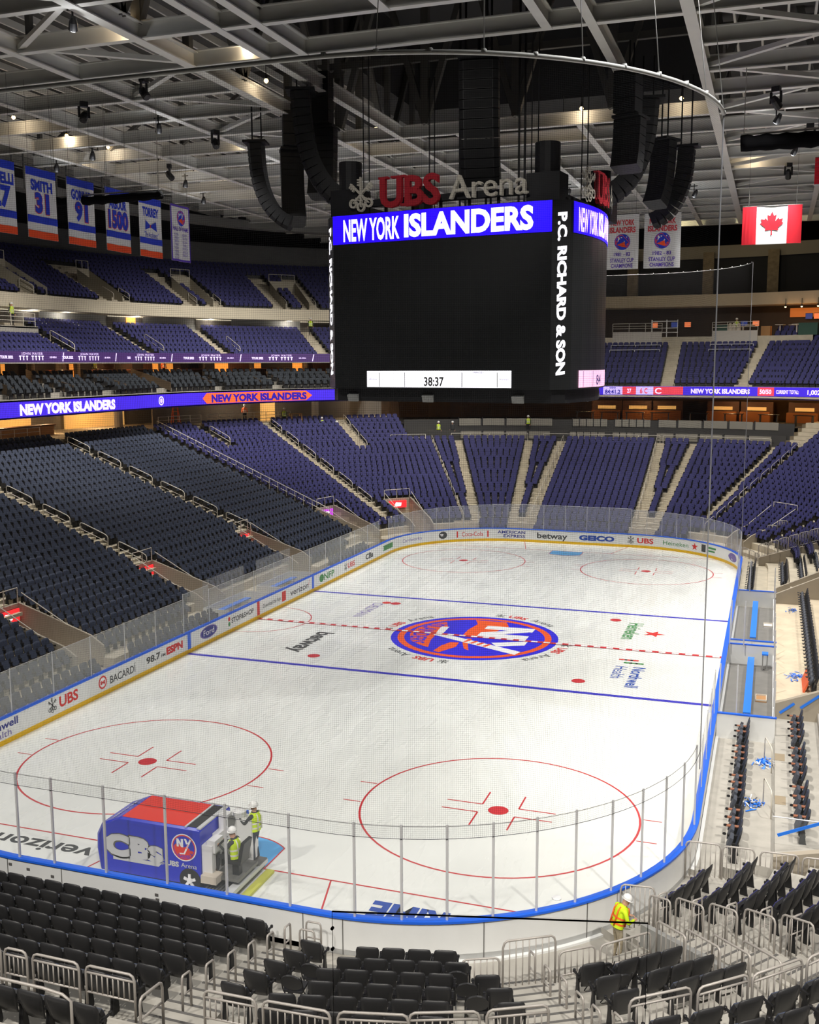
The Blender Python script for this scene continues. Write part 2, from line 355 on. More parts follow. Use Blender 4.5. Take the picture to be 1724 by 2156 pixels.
# ---------------------------------------------------------------- dasher boards with adverts
BH = 1.02
bd = thing('dasher_boards', 'white rink boards with blue top rail and yellow base strip around the ice', 'rink boards')
b = MB(); band(b, -CY, SEND, [(0, .2), (0, BH), (.16, BH), (.16, 0.0), (.16, .2)], 0, 3.0); b.build('board_panel', BOARD, bd)
b = MB(); band(b, -CY, SEND, [(-.012, 0.0), (-.012, .2), (.02, .2)], 0, 3.0); b.build('kick_plate', KICK, bd)
b = MB(); band(b, -CY, SEND, [(-.02, BH), (-.02, BH+.06), (.2, BH+.06), (.2, BH)], 0, 3.0); b.build('cap_rail', CAPB, bd)
b = MB(); band(b, SR0, SN1+2, [(.16, .06), (.27, .06), (.27, 0)], 0, 3.0); b.build('base_trim', BOARD, bd)
for s in (-7.62, 7.62): b = MB(); b.box((-HX+.004, s, .63), (.012, .3, .84), 0); b.build('blue_line_marker', CAPB, bd)
b = MB(); b.box((-HX+.004, 0, .63), (.012, .3, .84), 0); b.build('centre_line_marker', M_PRED, bd)
b = MB()   # seams and latch holes on the outside of the near boards
for s, w in ((SN1-1.3, .02), (SN0+.3, .02), (SN0-.75, .02), (SN1+.5, .02), (SN0-7, .02), (SN0-4.2, .02)):
    x, y, a, c = PN(s); R = Matrix.Rotation(atan2(-a, c), 3, 'Z'); b.box((x+a*.164, y+c*.164, .52), (w, .012, .98), 0, R)
for s, z in ((SN1-.2, .8), (SN1-1.0, .72), (SN1-4.3, .75), (SN1-4.32, .62), (SN1+.4, .85)):
    x, y, a, c = PN(s); b.box((x+a*.166, y+c*.166, z), (.1, .02, .07), 0)
b.build('board_seam', NOSE, bd)
def bfn(s0, z0):
    def f(u, v, w=0):
        x, y, a, c = PN(s0+u); q = .006+w; return (x-a*q, y-c*q, z0+v)
    return f
AD_M = [M_INK, M_PRED, M_PBLUE, M_PGREEN, M_W, M_NAVY, M_PURP]
def ad(label, *items):
    b = MB()
    for it in items:
        k = it[0]
        if k == 't': _, s0, s1, z, h, mi, txt, bold = it[:8]; put_text(b, txt, s1-s0, h, bfn((s0+s1)/2, z), it[8] if len(it) > 8 else 0, mi, bold)
        elif k == 'k': keys_logo(b, it[3], bfn(it[1], it[2]), 0, 0, 0, it[4])
        elif k == 'c': b.flat(circle_poly(it[3], 20, 0, 0, sx=it[4]), bfn(it[1], it[2]), it[6] if len(it) > 6 else 0, it[5])
        elif k == 'r': b.flat([(-it[3], -it[4]), (it[3], -it[4]), (it[3], it[4]), (-it[3], it[4])], bfn(it[1], it[2]), it[6] if len(it) > 6 else 0, it[5])
        elif k == 's':
            for q in range(5):
                P5 = [(r*sin(j*pi/5)*it[3], r*cos(j*pi/5)*it[3]) for j, r in zip(range(10), (1, .4)*5)]
                b.flat([P5[2*q], P5[2*q-1], (0, 0), P5[2*q+1]][::-1], bfn(it[1], it[2]), 0, it[4])
    b.build('advert_lettering', AD_M, bd)['label'] = label
ad('blue Northwell Health lettering', ('t', -22.9, -20.5, .78, .3, 5, 'Northwell', .02), ('t', -22.3, -20.9, .42, .26, 6, 'Health', 0))
ad('black keys and red UBS lettering', ('k', -18.4, .66, .33, 0), ('t', -17.95, -16.7, .66, .46, 1, 'UBS', .03))
ad('red bat roundel and BACARDI lettering', ('c', -14.95, .62, .3, 1, 1), ('c', -14.95, .62, .22, 1, 4, .001), ('t', -15.12, -14.78, .62, .16, 1, 'M', .06, .002), ('t', -14.4, -12.4, .62, .44, 0, 'BACARDÍ', .01))
ad('98.7 FM ESPN lettering', ('t', -11.5, -10.3, .64, .32, 0, '98.7', .03), ('t', -10.2, -9.85, .55, .14, 0, 'FM', .02), ('t', -9.75, -8.25, .66, .36, 1, 'ESPN', .06))
ad('blue oval with white script', ('c', -5.65, .64, .33, 2.7, 6), ('c', -5.65, .64, .28, 2.8, 5, .001), ('t', -6.2, -5.1, .64, .3, 4, 'Ford', 0, .002))
ad('red and green dots with STOP & SHOP lettering', ('c', -3.45, .78, .12, 1, 1), ('c', -3.45, .5, .12, 1, 3), ('t', -3.2, -.6, .64, .28, 0, 'STOP&SHOP', .02))
ad('Download the App lettering with red square', ('t', .6, 2.9, .6, .24, 0, 'Download the App', 0), ('r', 3.35, .62, .27, .3, 1))
ad('black verizon lettering', ('t', 4.25, 6.9, .6, .36, 0, 'verizon', .01), ('t', 6.9, 7.1, .75, .3, 1, '/', .0))
ad('green NFP lettering', ('c', 9.0, .62, .26, 1.4, 3), ('t', 9.4, 11.1, .62, .42, 3, 'NFP', .02))
ad('small keys and red UBS lettering', ('k', 13.1, .62, .28, 0), ('t', 13.5, 14.8, .62, .36, 1, 'UBS', .02))
ad('dark CBS lettering', ('t', 16.9, 18.4, .62, .4, 0, 'CBs', .04))
ad('small green framed advert', ('r', 21.55, .62, 1.05, .2, 3), ('r', 21.55, .62, .98, .13, 4, .001), ('r', 21.55, .62, .8, .05, 3, .002))
ad('violet Cardworks lettering', ('t', 24.2, 26.5, .62, .26, 6, 'Cardworks', 0))
ad('grey shield emblem', ('c', 28.6, .62, .3, 1.3, 0), ('r', 28.6, .68, .26, .035, 4, .001), ('r', 28.6, .58, .2, .035, 4, .001))
ad('red Coca-Cola lettering between two bottles', ('r', 29.9, .6, .06, .26, 1), ('t', 30.3, 32.1, .6, .38, 1, 'Coca-Cola', 0), ('r', 32.5, .6, .06, .26, 1))
ad('navy AMERICAN EXPRESS lettering in two lines', ('t', 33.3, 35.6, .76, .24, 5, 'AMERICAN', .02), ('t', 33.8, 35.6, .44, .24, 5, 'EXPRESS', .02))
ad('black betway lettering', ('t', 36.6, 39.1, .6, .46, 0, 'betway', .02))
ad('blue GEICO lettering', ('t', 40.05, 42.9, .6, .4, 2, 'GEICO', .06))
ad('keys and red UBS lettering on far boards', ('k', 44.2, .6, .32, 0), ('t', 44.7, 46.0, .6, .4, 1, 'UBS', .03))
ad('green Heineken lettering with red star', ('t', 46.8, 49.0, .6, .34, 3, 'Heineken', .0), ('s', 49.6, .6, .32, 1))
ad('square icon with two green strips', ('r', 50.5, .62, .22, .28, 0), ('r', 50.5, .62, .13, .18, 4, .001), ('r', 51.4, .74, .5, .07, 3), ('r', 51.35, .5, .42, .06, 3))
ad('violet oval emblem', ('c', 54.6, .62, .3, 3, 6), ('c', 54.6, .62, .24, 3.2, 4, .001), ('r', 54.6, .69, .55, .05, 6, .002), ('r', 54.6, .56, .55, .05, 6, .002))
# ---------------------------------------------------------------- glass panels around the rink
def glass_pane(s0, s1, z0, z1, gm, label, group, post=True, d=.09, pw=.03):
    t = thing('rink_glass_panel', label, 'glass panel', PP(s0, d)+(z0,), 0, group)
    ox, oy = PP(s0, d)
    S = samp(s0+.02, s1-.02, 4.0)
    b = MB(); n = len(S); vs = []
    for dd in (d-.006, d+.006):
        for z in (z0, z1): vs += [(PP(s, dd)[0]-ox, PP(s, dd)[1]-oy, z-z0) for s in S]
    fs = []
    for i in range(n-1): fs += [(i, i+1, n+i+1, n+i), (2*n+i, 3*n+i, 3*n+i+1, 2*n+i+1), (n+i, n+i+1, 3*n+i+1, 3*n+i)]
    b.add(vs, fs); b.build('pane', gm, t)
    b = MB(); x0, y0 = PP(s0+.02, d); x1, y1 = PP(s1-.02, d)
    b.tube([(PP(s, d)[0]-ox, PP(s, d)[1]-oy, z1-z0) for s in S], .008, 4); b.build('top_edge', NOSE if gm is GLN else POST, t)
    if post:
        b = MB(); b.box((0, 0, (z1-z0)/2+.02), (pw, pw, z1-z0+.04)); b.build('stanchion', POST, t)
NEARX = [-4.54, -3.38, -1.71, .18, 1.95, 3.74]; NEARTH = [7.0, 14.8, 22.2, 29.8, 37.4, 44.8, 52.6, 60.4, 68.1, 76.3, 86.5]
sn = [SN0+CX-x for x in NEARX]+[snear(t) for t in NEARTH]
sn = [sn[0]+1.6]+sn
for i, (a, c) in enumerate(zip(sn, sn[1:])):
    glass_pane(c, a, BH+.06, 3.5, GLN, f'clear glass panel of the near end, {ordn(i)} from the left corner', 'near end glass panels', pw=.055)
sl = [-25.0]+[-20.7+2.55*i for i in range(17)]
for i, (a, c) in enumerate(zip(sl, sl[1:])):
    if a > CY: break
    glass_pane(a, min(c, CY), BH+.06, 2.85 if i != 6 else 3.1, GLL, f'hazy glass panel on left boards, {ordn(i)} from the near corner', 'left side glass panels')
cn = [CY+ARC*i/11 for i in range(12)]
for i, (a, c) in enumerate(zip(cn, cn[1:])):
    glass_pane(a, c, BH+.06, 2.75+.35*i/11, GLF, f'curved glass panel in far left corner, {ordn(i)} from the left side', 'far left corner glass')
fn_ = [SF0+2*CX*i/5 for i in range(6)]
for i, (a, c) in enumerate(zip(fn_, fn_[1:])):
    glass_pane(a, c, BH+.06, 3.1, GLF, f'glass panel above the far end adverts, {ordn(i)} from the left', 'far end glass panels')
cn = [SF1+ARC*i/11 for i in range(12)]
for i, (a, c) in enumerate(zip(cn, cn[1:])):
    glass_pane(a, c, BH+.06, 3.0-.2*i/11, GLF, f'curved glass panel in far right corner, {ordn(i)} from the far end', 'far right corner glass')
sr = [SR0, SR0+3.4, SR0+6.8, SR0+10.2]
for i, (a, c) in enumerate(zip(sr, sr[1:])):
    glass_pane(a, c, BH+.06, 2.8, GLF, f'side glass panel beyond the far bench, {ordn(i)} from the far corner', 'right side glass panels')
sr = [SR1-9.9, SR1-7.4, SR1-4.9, SR1-2.4, SR1-.02]
for i, (a, c) in enumerate(zip(sr, sr[1:])):
    glass_pane(a, c, BH+.06, 2.8, GLL, f'side glass panel before the near bench, {ordn(i)} from the bench', 'right side glass panels')
# ---------------------------------------------------------------- seating bowl (concrete)
def dk(k): return 3.2+.84*k
def zk(k): return 1.05+.3264*k
def rowprof(k0, k1, d_first=None):
    pr = []
    for k in range(k0, k1):
        z = zk(k) if k >= 0 else (.3, .3, .55)[k+3]
        a, c = (dk(k), dk(k+1)) if k >= 0 else ((.2, .2), (.2, 1.9), (1.9, 3.2))[k+3]
        pr += [(a, z), (c, z)]
    return pr
A1, A2 = sarc(-33.0), sarcr(24.5)
b = MB()
VOM = [(-12.35, 2.0, 'T'), (-.45, 2.0, 'T'), (11.8, 2.0, 'T'), (sarc(-77), 2.0*.6, 'T'), (sarc(-47.7), 2.2*.6, 'T'), (sarcr(46.5), 1.3, 'T')]
cut = -CY
for s, w, _ in VOM+[(SR0+9.5, 0, '')]:
    band(b, cut, s-w/2, [(.2, 0)]+rowprof(-2, 5)+[(dk(5), zk(5))])
    if w:
        band(b, s-w/2, s+w/2, [(.2, 0), (.2, .05), (dk(5), .05), (dk(5), zk(5))])
        for q in (s-w/2, s+w/2):
            for k in range(-2, 5):
                d0, d1, z = (dk(k), dk(k+1), zk(k)) if k >= 0 else ((.2, 1.9, .3), (1.9, 3.2, .55))[k+2]
                P = [PP(q, d0), PP(q, d1)]; b.add([P[0]+(0,), P[1]+(0,), P[1]+(z,), P[0]+(z,)], [(0, 1, 2, 3)])
    cut = s+w/2
band(b, -CY, A1, [(dk(5), zk(5))]+rowprof(5, 24)[1:]+[(dk(24), 9.0), (32, 9.0)])
band(b, A1, A2, [(dk(5), zk(5))]+rowprof(5, 18)[1:]+[(dk(18), 6.95), (dk(18)+1.0, 6.95)])
band(b, A2, SR0+9.5, [(dk(5), zk(5))]+rowprof(5, 24)[1:]+[(dk(24), 9.0), (32, 9.0)])
for s in (A1, A2):   # cheek walls where the deeper blocks rise past the end section
    for k in range(16, 24):
        P = [PP(s, d)+(z,) for d, z in ((dk(k), 4), (dk(k+1), 4), (dk(k+1), zk(k)+.35), (dk(k), zk(k)+.35))]
        b.add(P, [(0, 1, 2, 3)])
struct(b, 'floor_terrace', CONC)
# near stand: retractable rows and the fixed rows behind them
def nd(k): return .8+.92*k
def nz(k): return .07+.29*k
def nprof(k0, k1, sh=0.0):
    pr = []
    for k in range(k0, k1): pr += [(nd(k+sh)-.62, nz(k+sh)), (nd(k+sh)+.30, nz(k+sh))]
    return pr
TAIL = [(7.0, 2.35), (8.45, 2.35), (8.45, 2.9), (9.6, 2.9), (9.6, 3.3), (10.5, 3.3), (10.5, 3.7), (11.4, 3.7), (11.4, 4.1), (13, 4.1)]
b = MB()
band(b, snear(21.0), SEND, [(.17, 0), (.17, .07)]+nprof(0, 7)+TAIL)
band(b, snear(50), snear(21.0), [(.17, .0), (2.2, 0.0), (2.2, .66)]+nprof(2, 7, -.15)+TAIL)
band(b, snear(79), snear(50), [(.17, 0), (.17, .07), (.6, .07)]+nprof(0, 6, .55)+[(6.9, 2.1)]+TAIL)
band(b, SR1-14, snear(79), [(.17, 0), (.17, .02), (2.35, .02), (2.35, .32), (3.95, .32), (3.95, .7), (5.6, .7), (5.6, 1.1), (8, 1.1)])
for th in (21.0, 50, 79):
    s = snear(th)
    for k in range(0, 7):
        P = [PP(s, d)+(z,) for d, z in ((nd(k)-.62, 0), (nd(k)+.30, 0), (nd(k)+.30, nz(k)+.16), (nd(k)-.62, nz(k)+.16))]
        if not (th == 79 and k > 2): b.add(P, [(0, 1, 2, 3)])
struct(b, 'floor_stand', CONCN)
b = MB()   # right side floors: bench pit, club rows
band(b, SR0, SR1-33.0, [(.16, .02), (2.35, .02), (2.35, .32), (3.95, .32), (3.95, .7), (5.6, .7), (5.6, 1.1), (9, 1.1)])
band(b, SR1-33.0, SR1-14, [(.16, .02), (2.35, .02), (2.35, .32), (3.95, .32), (3.95, .7), (5.6, .7), (5.6, 1.1), (9, 1.1)])
band(b, SR0-3, SR0, [(.16, .02), (4, .02), (4, .5), (9, .5)])
struct(b, 'floor_club', mat('club_concrete', (208, 194, 170), .8, noise=.14, scale=1.1, bump=.05))
# stairs: half steps with light nosings
stair = MB()
def aisle(s, w, k0, k1, dfun, zfun, riser, lo=.42):
    for k in range(k0, k1):
        d1 = dfun(k+1); d0 = d1-lo; z0 = zfun(k)
        R = RC+d1 if (CY < s < SF0 or SF1 < s < SR0) else None
        h = w/2*(RC/(RC+d1) if R else 1.0)
        P = [PP(s-h, d0), PP(s-h, d1), PP(s+h, d1), PP(s+h, d0)]
        stair.hexa([p+(z0,) for p in P]+[p+(z0+riser/2,) for p in P], 0)
        for zz, da in ((z0+riser/2+.004, d0), (z0+riser+.004, d1)):
            Q = [PP(s-h, da), PP(s-h, da+.06), PP(s+h, da+.06), PP(s+h, da)]
            stair.add([q+(zz,) for q in Q], [(0, 1, 2, 3)], 1)
LEFT_AISLES = [(-12.3, 1.5, 4, 24), (-.4, 1.55, 4, 24), (12.7, 1.55, 4, 24), (22.7, 1.55, 4, 24), (sarc(-74), 1.2, 18, 24), (sarc(-59.5), 1.3, 1, 24), (sarc(-44.4), 1.3, 16, 24)]
FAR_AISLES = [(sarc(-28.5), 1.5, 0, 24), (sarc(-22.6), .75, 0, 18), (sarc(-7.6), .75, 0, 18), (-4.45-(-CX)+SF0, 1.35, 0, 18), (4.42+CX+SF0, 1.35, 0, 18),
              (sarcr(7.3), .75, 0, 18), (sarcr(23.4), .7, 2, 18), (sarcr(28.5), 1.5, 0, 24)]
for s, w, a, c in LEFT_AISLES+FAR_AISLES: aisle(s, w, a, c, dk, zk, .3264)
struct(stair, 'floor_stair', [CONC, mat('pale_nosing', (226, 214, 176), .7)])
ns = MB()
def near_aisle(th0, th1, k0, k1, sh=0.0):
    for k in range(k0, k1):
        d1 = nd(k+1+sh)-.62; d0 = d1-.46; z0 = nz(k+sh)
        P = [PP(snear(th0), d0), PP(snear(th0), d1), PP(snear(th1), d1), PP(snear(th1), d0)]
        ns.hexa([p+(z0,) for p in P]+[p+(z0+.145,) for p in P], 0)
        for zz, da in ((z0+.149, d0), (z0+.294, d1)):
            ns.add([PP(snear(th0), da)+(zz,), PP(snear(th0), da+.07)+(zz,), PP(snear(th1), da+.07)+(zz,), PP(snear(th1), da)+(zz,)], [(0, 1, 2, 3)], 1)
near_aisle(26.8, 33.2, 2, 7, -.15); near_aisle(49.5, 54.5, 0, 6, .55)
for k in range(0, 7):
    d1 = nd(k+1)-.62
    ns.bx(3.45, 4.7, -HY-d1, -HY-d1+.46, nz(k), nz(k)+.145, 0)
    for zz, da in ((nz(k)+.149, d1-.46), (nz(k+1)+.004, d1)): ns.add([(3.45, -HY-da, zz), (4.7, -HY-da, zz), (4.7, -HY-da-.07, zz), (3.45, -HY-da-.07, zz)], [(0, 3, 2, 1)], 1)
for q, yy in enumerate((.45, .8)):
    for i in range(5): ns.bx(3.5+i*.25, 3.63+i*.25, -HY-yy-.06, -HY-yy, .07, .078, 2)
struct(ns, 'floor_step', [CONCN, NOSE, YEL])
# mid and upper decks
UB = MB()
MD0 = 23.0
def md(k): return 23.2+.86*k
def mz(k): return 14.9+.43*k
def ud(k): return 28.6+.85*k
def uz(k): return 20.0+.42*k
SL = sarc(-36.0)
pr = [(22.9, 15.55), (23.2, 15.55)]
for k in range(0, 7): pr += [(md(k), mz(k)), (md(k+1), mz(k))]
band(UB, -10, SL, pr+[(md(7), 17.9), (31, 17.9)])
pr = [(27.6, 19.0), (27.6, 20.1), (28.0, 20.1), (28.0, 19.7)]
for k in range(0, 12): pr += [(ud(k), uz(k)), (ud(k+1), uz(k))]
band(UB, -10, SL, [(31, 19.0)]+pr+[(ud(12), 25.2), (ud(12)+1.5, 25.2)])
struct(UB, 'floor_upper_terrace', CONC)
b = MB(); band(b, -10, SL, [(20.5, 12.25), (29.5, 12.25), (29.5, 14.6)]); band(b, -10, SL, [(29.5, 14.72), (22.85, 14.72), (22.85, 14.8)])
band(b, -10, SL, [(20.6, 11.0), (34, 11.0)])
for k in range(4): band(b, -10, SL, [(20.7+.95*k, 12.25), (20.7+.95*k, 12.3+.32*k), (21.65+.95*k, 12.3+.32*k)])
band(b, -10, SL, [(24.5, 13.35), (29.4, 13.35)])
struct(b, 'floor_suite', CONCD)
# far end mid deck
FM = MB(); S0, S1 = sarc(-30), SR0+4
def fd(k): return 20.9+.86*k
def fz(k): return 12.25+.50*k
pr = [(20.5, 11.3), (20.5, 12.35), (20.9, 12.35)]
for k in range(0, 8): pr += [(fd(k), fz(k)), (fd(k+1), fz(k))]
band(FM, S0, sarcr(22), pr+[(fd(8), 17.2)]); band(FM, S0, sarcr(22), [(fd(8), 17.2), (36, 17.2)])
pr = [(20.5, 11.3), (20.5, 12.35), (20.9, 12.35)]
for k in range(0, 11): pr += [(fd(k), fz(k)), (fd(k+1), fz(k))]
band(FM, sarcr(22), S1, pr+[(fd(11), 18.0), (36, 18.0)])
band(FM, S0, S1, [(20.5, 11.2), (33, 11.2)])
struct(FM, 'floor_balcony', CONC)
us = MB(); stair = us
MID_AISLES = [16.0, sarc(-82), sarc(-66), sarc(-46.7)]
for s in MID_AISLES: aisle(s, 1.5, 0, 7, md, mz, .43)
UP_AISLES = [(17.6, 1.3), (sarc(-81.5), 1.2), (sarc(-78.5), 1.2), (sarc(-66.2), 1.1), (sarc(-62), 1.1), (sarc(-50.5), 1.1), (sarc(-45.5), 1.1)]
for s, w in UP_AISLES: aisle(s, w*1.6, 0, 9, ud, uz, .42)
FARM_AISLES = [(4.5+CX+SF0, 1.5), (sarcr(14.6), 1.7)]
for s, w in FARM_AISLES: aisle(s, w, 0, 8, fd, fz, .50)
struct(us, 'floor_upper_stair', [CONC, mat('pale_nosing', (226, 214, 176), .7)])
# ---------------------------------------------------------------- walls
W1 = MB()
band(W1, -10, SL, [(29.8, 17.9), (29.8, 19.05)])                     # grey wall behind mid deck
struct(W1, 'wall_mezzanine', GRY)
b = MB(); band(b, -10, SL, [(27.5, 19.02), (27.5, 20.12), (27.62, 20.12)]); struct(b, 'trim_1', mat('fascia', (212, 202, 180), .75, noise=.06, scale=.5))
b = MB(); band(b, -CY, A1, [(31.5, 9.0), (31.5, 11.0)])
struct(b, 'wall_concourse', mat('concourse_wall', (118, 112, 104), .8, noise=.1, scale=.5))
b = MB(); band(b, -12, SL, [(39.2, 25.0), (39.2, 27.6)]); struct(b, 'wall_left', mat('upper_wall', (112, 112, 112), .8, noise=.06, scale=.4))
b = MB(); band(b, -12, SL, [(41.5, 27.0), (41.5, 33.0)]); band(b, -30, SL, [(46, 0), (46, 33)]); struct(b, 'wall_outer', mat('outer_wall', (34, 34, 36), .9))
b = MB()
band(b, S0, S1, [(35, 16.7), (35, 20.4)]); struct(b, 'wall_bar', mat('bar_wall', (74, 62, 52), .8, noise=.15, scale=.6))
b = MB(); band(b, S0, S1, [(31.2, 20.4), (31.2, 21.6), (31.5, 21.6)]); band(b, S0, S1, [(31.2, 20.4), (36, 20.4)]); struct(b, 'trim_2', mat('bar_fascia', (186, 172, 152), .75, noise=.05, scale=.5))
b = MB(); band(b, S0, S1, [(33.5, 21.5), (33.5, 25.6)]); struct(b, 'wall_far', mat('far_curtain', (26, 26, 29), .95))
b = MB(); band(b, S0, S1, [(33.3, 25.4), (33.3, 26.7), (33.6, 26.7)]); struct(b, 'trim_3', mat('far_beam', (120, 112, 100), .8))
b = MB()
for th in (-8.5, 4.5, 13.5, 24):
    s = sarcr(th) if th > 0 else SF1-4.4+.02*th
    x, y = PP(s, 33.0); b.bx(x-.55, x+.55, y-.4, y+.4, 21.4, 26.0)
struct(b, 'wall_pier', mat('pier', (112, 98, 78), .85, noise=.3, scale=2))
b = MB(); band(b, A1, SR0+4, [(33, 8.6), (33, 11.3)]); struct(b, 'wall_lounge', mat('lounge_wall', (92, 66, 40), .8, noise=.3, scale=.7))
b = MB(); band(b, A1, A2, [(dk(18)+3.6, 8.6), (33, 8.6)]); struct(b, 'floor_lounge', DGRY)
b = MB(); band(b, A1, A2, [(dk(18)+1.0, 6.95), (dk(18)+1.0, 8.0), (dk(18)+1.1, 8.0), (dk(18)+1.1, 7.5), (dk(18)+2.6, 7.5), (dk(18)+2.6, 9.0), (dk(18)+2.7, 9.0), (dk(18)+2.7, 8.6), (dk(18)+3.7, 8.6)])
struct(b, 'wall_box', DGRY)
# closing walls so the hall is not open to the void
b = MB(); b.bx(-62, 40, 72, 72.4, 0, 34); b.bx(40, 40.4, -72, 72, 0, 34); b.bx(-62.4, -62, -72, 72, 0, 34); b.bx(-62, 40, -72.4, -72, 0, 34)
struct(b, 'wall_shell', mat('shell_wall', (30, 30, 32), .9))
b = MB(); b.bx(-62, 40, -72, 72, -.6, -.05); struct(b, 'floor_slab', CONCD)
# ---------------------------------------------------------------- seats
F_SLATE = mat('fabric_slate', (60, 68, 88), .8, noise=.12, scale=9); F_SUITE = mat('fabric_suite', (34, 40, 48), .8); F_NAVY = mat('fabric_navy', (50, 50, 104), .75, noise=.12, scale=9)
SHELL = mat('seat_shell', (46, 46, 48), .42, noise=.06, scale=14); ARM = mat('armrest_black', (28, 28, 30), .5); WOOD = mat('armrest_wood', (150, 98, 74), .5, noise=.2, scale=20)
PADG = mat('club_pad', (70, 74, 84), .6)
def back_mesh(fab):
    b = MB(); nx, nt = 6, 6
    def P(i, j, side):
        u = i/nx*2-1; t = j/nt
        hw = (.205+.062*min(1, t*1.5))
        if t > .85: hw *= 1-.10*((t-.85)/.15)**2
        x = u*hw; z = .34+.63*t-(.03*abs(u)**4 if t > .9 else 0)
        y = -.11-.17*t-.02*sin(t*pi)-.03*(1-u*u)
        return (x, y+(.022 if side else -.018)*(.55 if t > .95 or t < .05 else 1), z)
    for side in (0, 1): b.v += [P(i, j, side) for j in range(nt+1) for i in range(nx+1)]
    N = (nx+1)*(nt+1); id_ = lambda i, j, s_: s_*N+j*(nx+1)+i
    for j in range(nt):
        for i in range(nx):
            b.f.append((id_(i, j, 0), id_(i+1, j, 0), id_(i+1, j+1, 0), id_(i, j+1, 0))); b.mi.append(0)
            b.f.append((id_(i, j+1, 1), id_(i+1, j+1, 1), id_(i+1, j, 1), id_(i, j, 1))); b.mi.append(1)
    for i in range(nx):
        b.f += [(id_(i, 0, 1), id_(i+1, 0, 1), id_(i+1, 0, 0), id_(i, 0, 0)), (id_(i, nt, 0), id_(i+1, nt, 0), id_(i+1, nt, 1), id_(i, nt, 1))]; b.mi += [0, 0]
    for j in range(nt):
        b.f += [(id_(0, j, 0), id_(0, j+1, 0), id_(0, j+1, 1), id_(0, j, 1)), (id_(nx, j, 1), id_(nx, j+1, 1), id_(nx, j+1, 0), id_(nx, j, 0))]; b.mi += [0, 0]
    return b.mesh('backrest', [SHELL, fab], True)
def pan_mesh(fab):
    b = MB(); R = Matrix.Rotation(radians(-68), 3, 'X')
    pr = [(-.2, -.2), (.2, -.2), (.225, -.1), (.225, .12), (.18, .2), (-.18, .2), (-.225, .12), (-.225, -.1)]
    fn = lambda u, v, w: tuple(R @ Vector((u, v, w))+Vector((0, -.01, .55)))
    b.prism(pr, -.045, .03, 0, fn); b.prism([(u*.93, v*.93) for u, v in pr], .03, .055, 1, fn)
    return b.mesh('seat_pan', [SHELL, fab])
def arm_mesh():
    b = MB(); b.box((0, -.06, .60), (.045, .27, .03)); b.lathe([(.025, -.02), (.036, .0), (.036, .05), (.028, .055)], (0, .09, .58), 8)
    return b.mesh('armrest', ARM)
def leg_mesh():
    b = MB(); b.prism([(-.22, .0), (-.02, .0), (.0, .05), (-.06, .45), (-.04, .62), (-.14, .62), (-.16, .4), (-.2, .06)], -.02, .02, 0, lambda u, v, w: (w, u, v))
    return b.mesh('leg', ARM)
SM = {k: (back_mesh(f), pan_mesh(f)) for k, f in (('slate', F_SLATE), ('navy', F_NAVY))}
ARM_ME, LEG_ME = arm_mesh(), leg_mesh()
CUP = MB(); CUP.lathe([(.03, 0), (.055, .01), (.055, .05), (.04, .05), (.036, .02)], (0, .2, .6), 10); CUP_ME = CUP.mesh('cup_holder', ARM)
_b = MB(); _b.box((0, -.02, .63), (.13, .38, .03)); WARM_ME = _b.mesh('wooden_armrest', WOOD)
_b = MB(); _b.tube([(0, y, .5) for y in (-.05, .12)], .07, 8); CPAN_ME = None
def seat_object(pos, rz, label, group, kind='slate'):
    t = thing('arena_seat', label, 'seat', pos, rz, group)
    link('backrest', SM[kind][0], t); link('seat_pan', SM[kind][1], t)
    for sx in (-1, 1):
        a = link('armrest', ARM_ME, t); a.location = (sx*.275, 0, 0)
        l = link('leg', LEG_ME, t); l.location = (sx*.275, 0, 0)
    return t
def club_object(pos, rz, label, group, wood=True):
    t = thing('club_seat', label, 'seat', pos, rz, group)
    link('backrest', SM['slate'][0], t)
    pm = link('seat_pan', CLUBPAN, t)
    a = link('armrest', WARM_ME if wood else ARM_ME, t); a.location = (.3, 0, 0)
    c = link('cup_holder', CUP_ME, t); c.location = (.3, 0, 0)
    for sx in (-1, 1):
        l = link('leg', LEG_ME, t); l.location = (sx*.27, 0, 0)
    return t
_b = MB(); _R = Matrix.Rotation(radians(-70), 3, 'X')
_b.prism([(-.2, -.18), (.2, -.18), (.22, 0), (.18, .17), (-.18, .17), (-.22, 0)], -.05, .05, 0, lambda u, v, w: tuple(_R @ Vector((u, v, w))+Vector((0, .03, .56)))); CLUBPAN = _b.mesh('seat_pan', PADG)
# low template for the mass of distant seats
def lod_template():
    b = MB()
    pr = [(-.2, .40), (.2, .40), (.245, .6), (.245, .84), (.17, .95), (-.17, .95), (-.245, .84), (-.245, .6)]
    b.prism(pr, -.03, .03, 1, lambda u, v, w: (u, -.10-.30*(v-.4)+w*1.0, v))
    n = len(pr)
    b.mi[1] = 0
    b.prism([(-.2, .42), (.2, .42), (.22, .55), (.17, .76), (-.17, .76), (-.22, .55)], 0, .07, 0, lambda u, v, w: (u, .10-.35*(v-.42)-.07+w, v))
    for sx in (-1, 1):
        b.hexa([(sx*.275-.025, -.22, .35), (sx*.275+.025, -.22, .35), (sx*.275+.025, .13, .35), (sx*.275-.025, .13, .35),
                (sx*.275-.025, -.22, .65), (sx*.275+.025, -.22, .65), (sx*.275+.025, .15, .65), (sx*.275-.025, .15, .65)], 1)
    b.box((0, -.1, .2), (.5, .06, .4), 1)
    return b
LOD = lod_template()
SEATS = []      # (x, y, z, rz, fabric, label, group)
def face_in(s):
    _, _, a, c = PN(s); return atan2(a, -c)
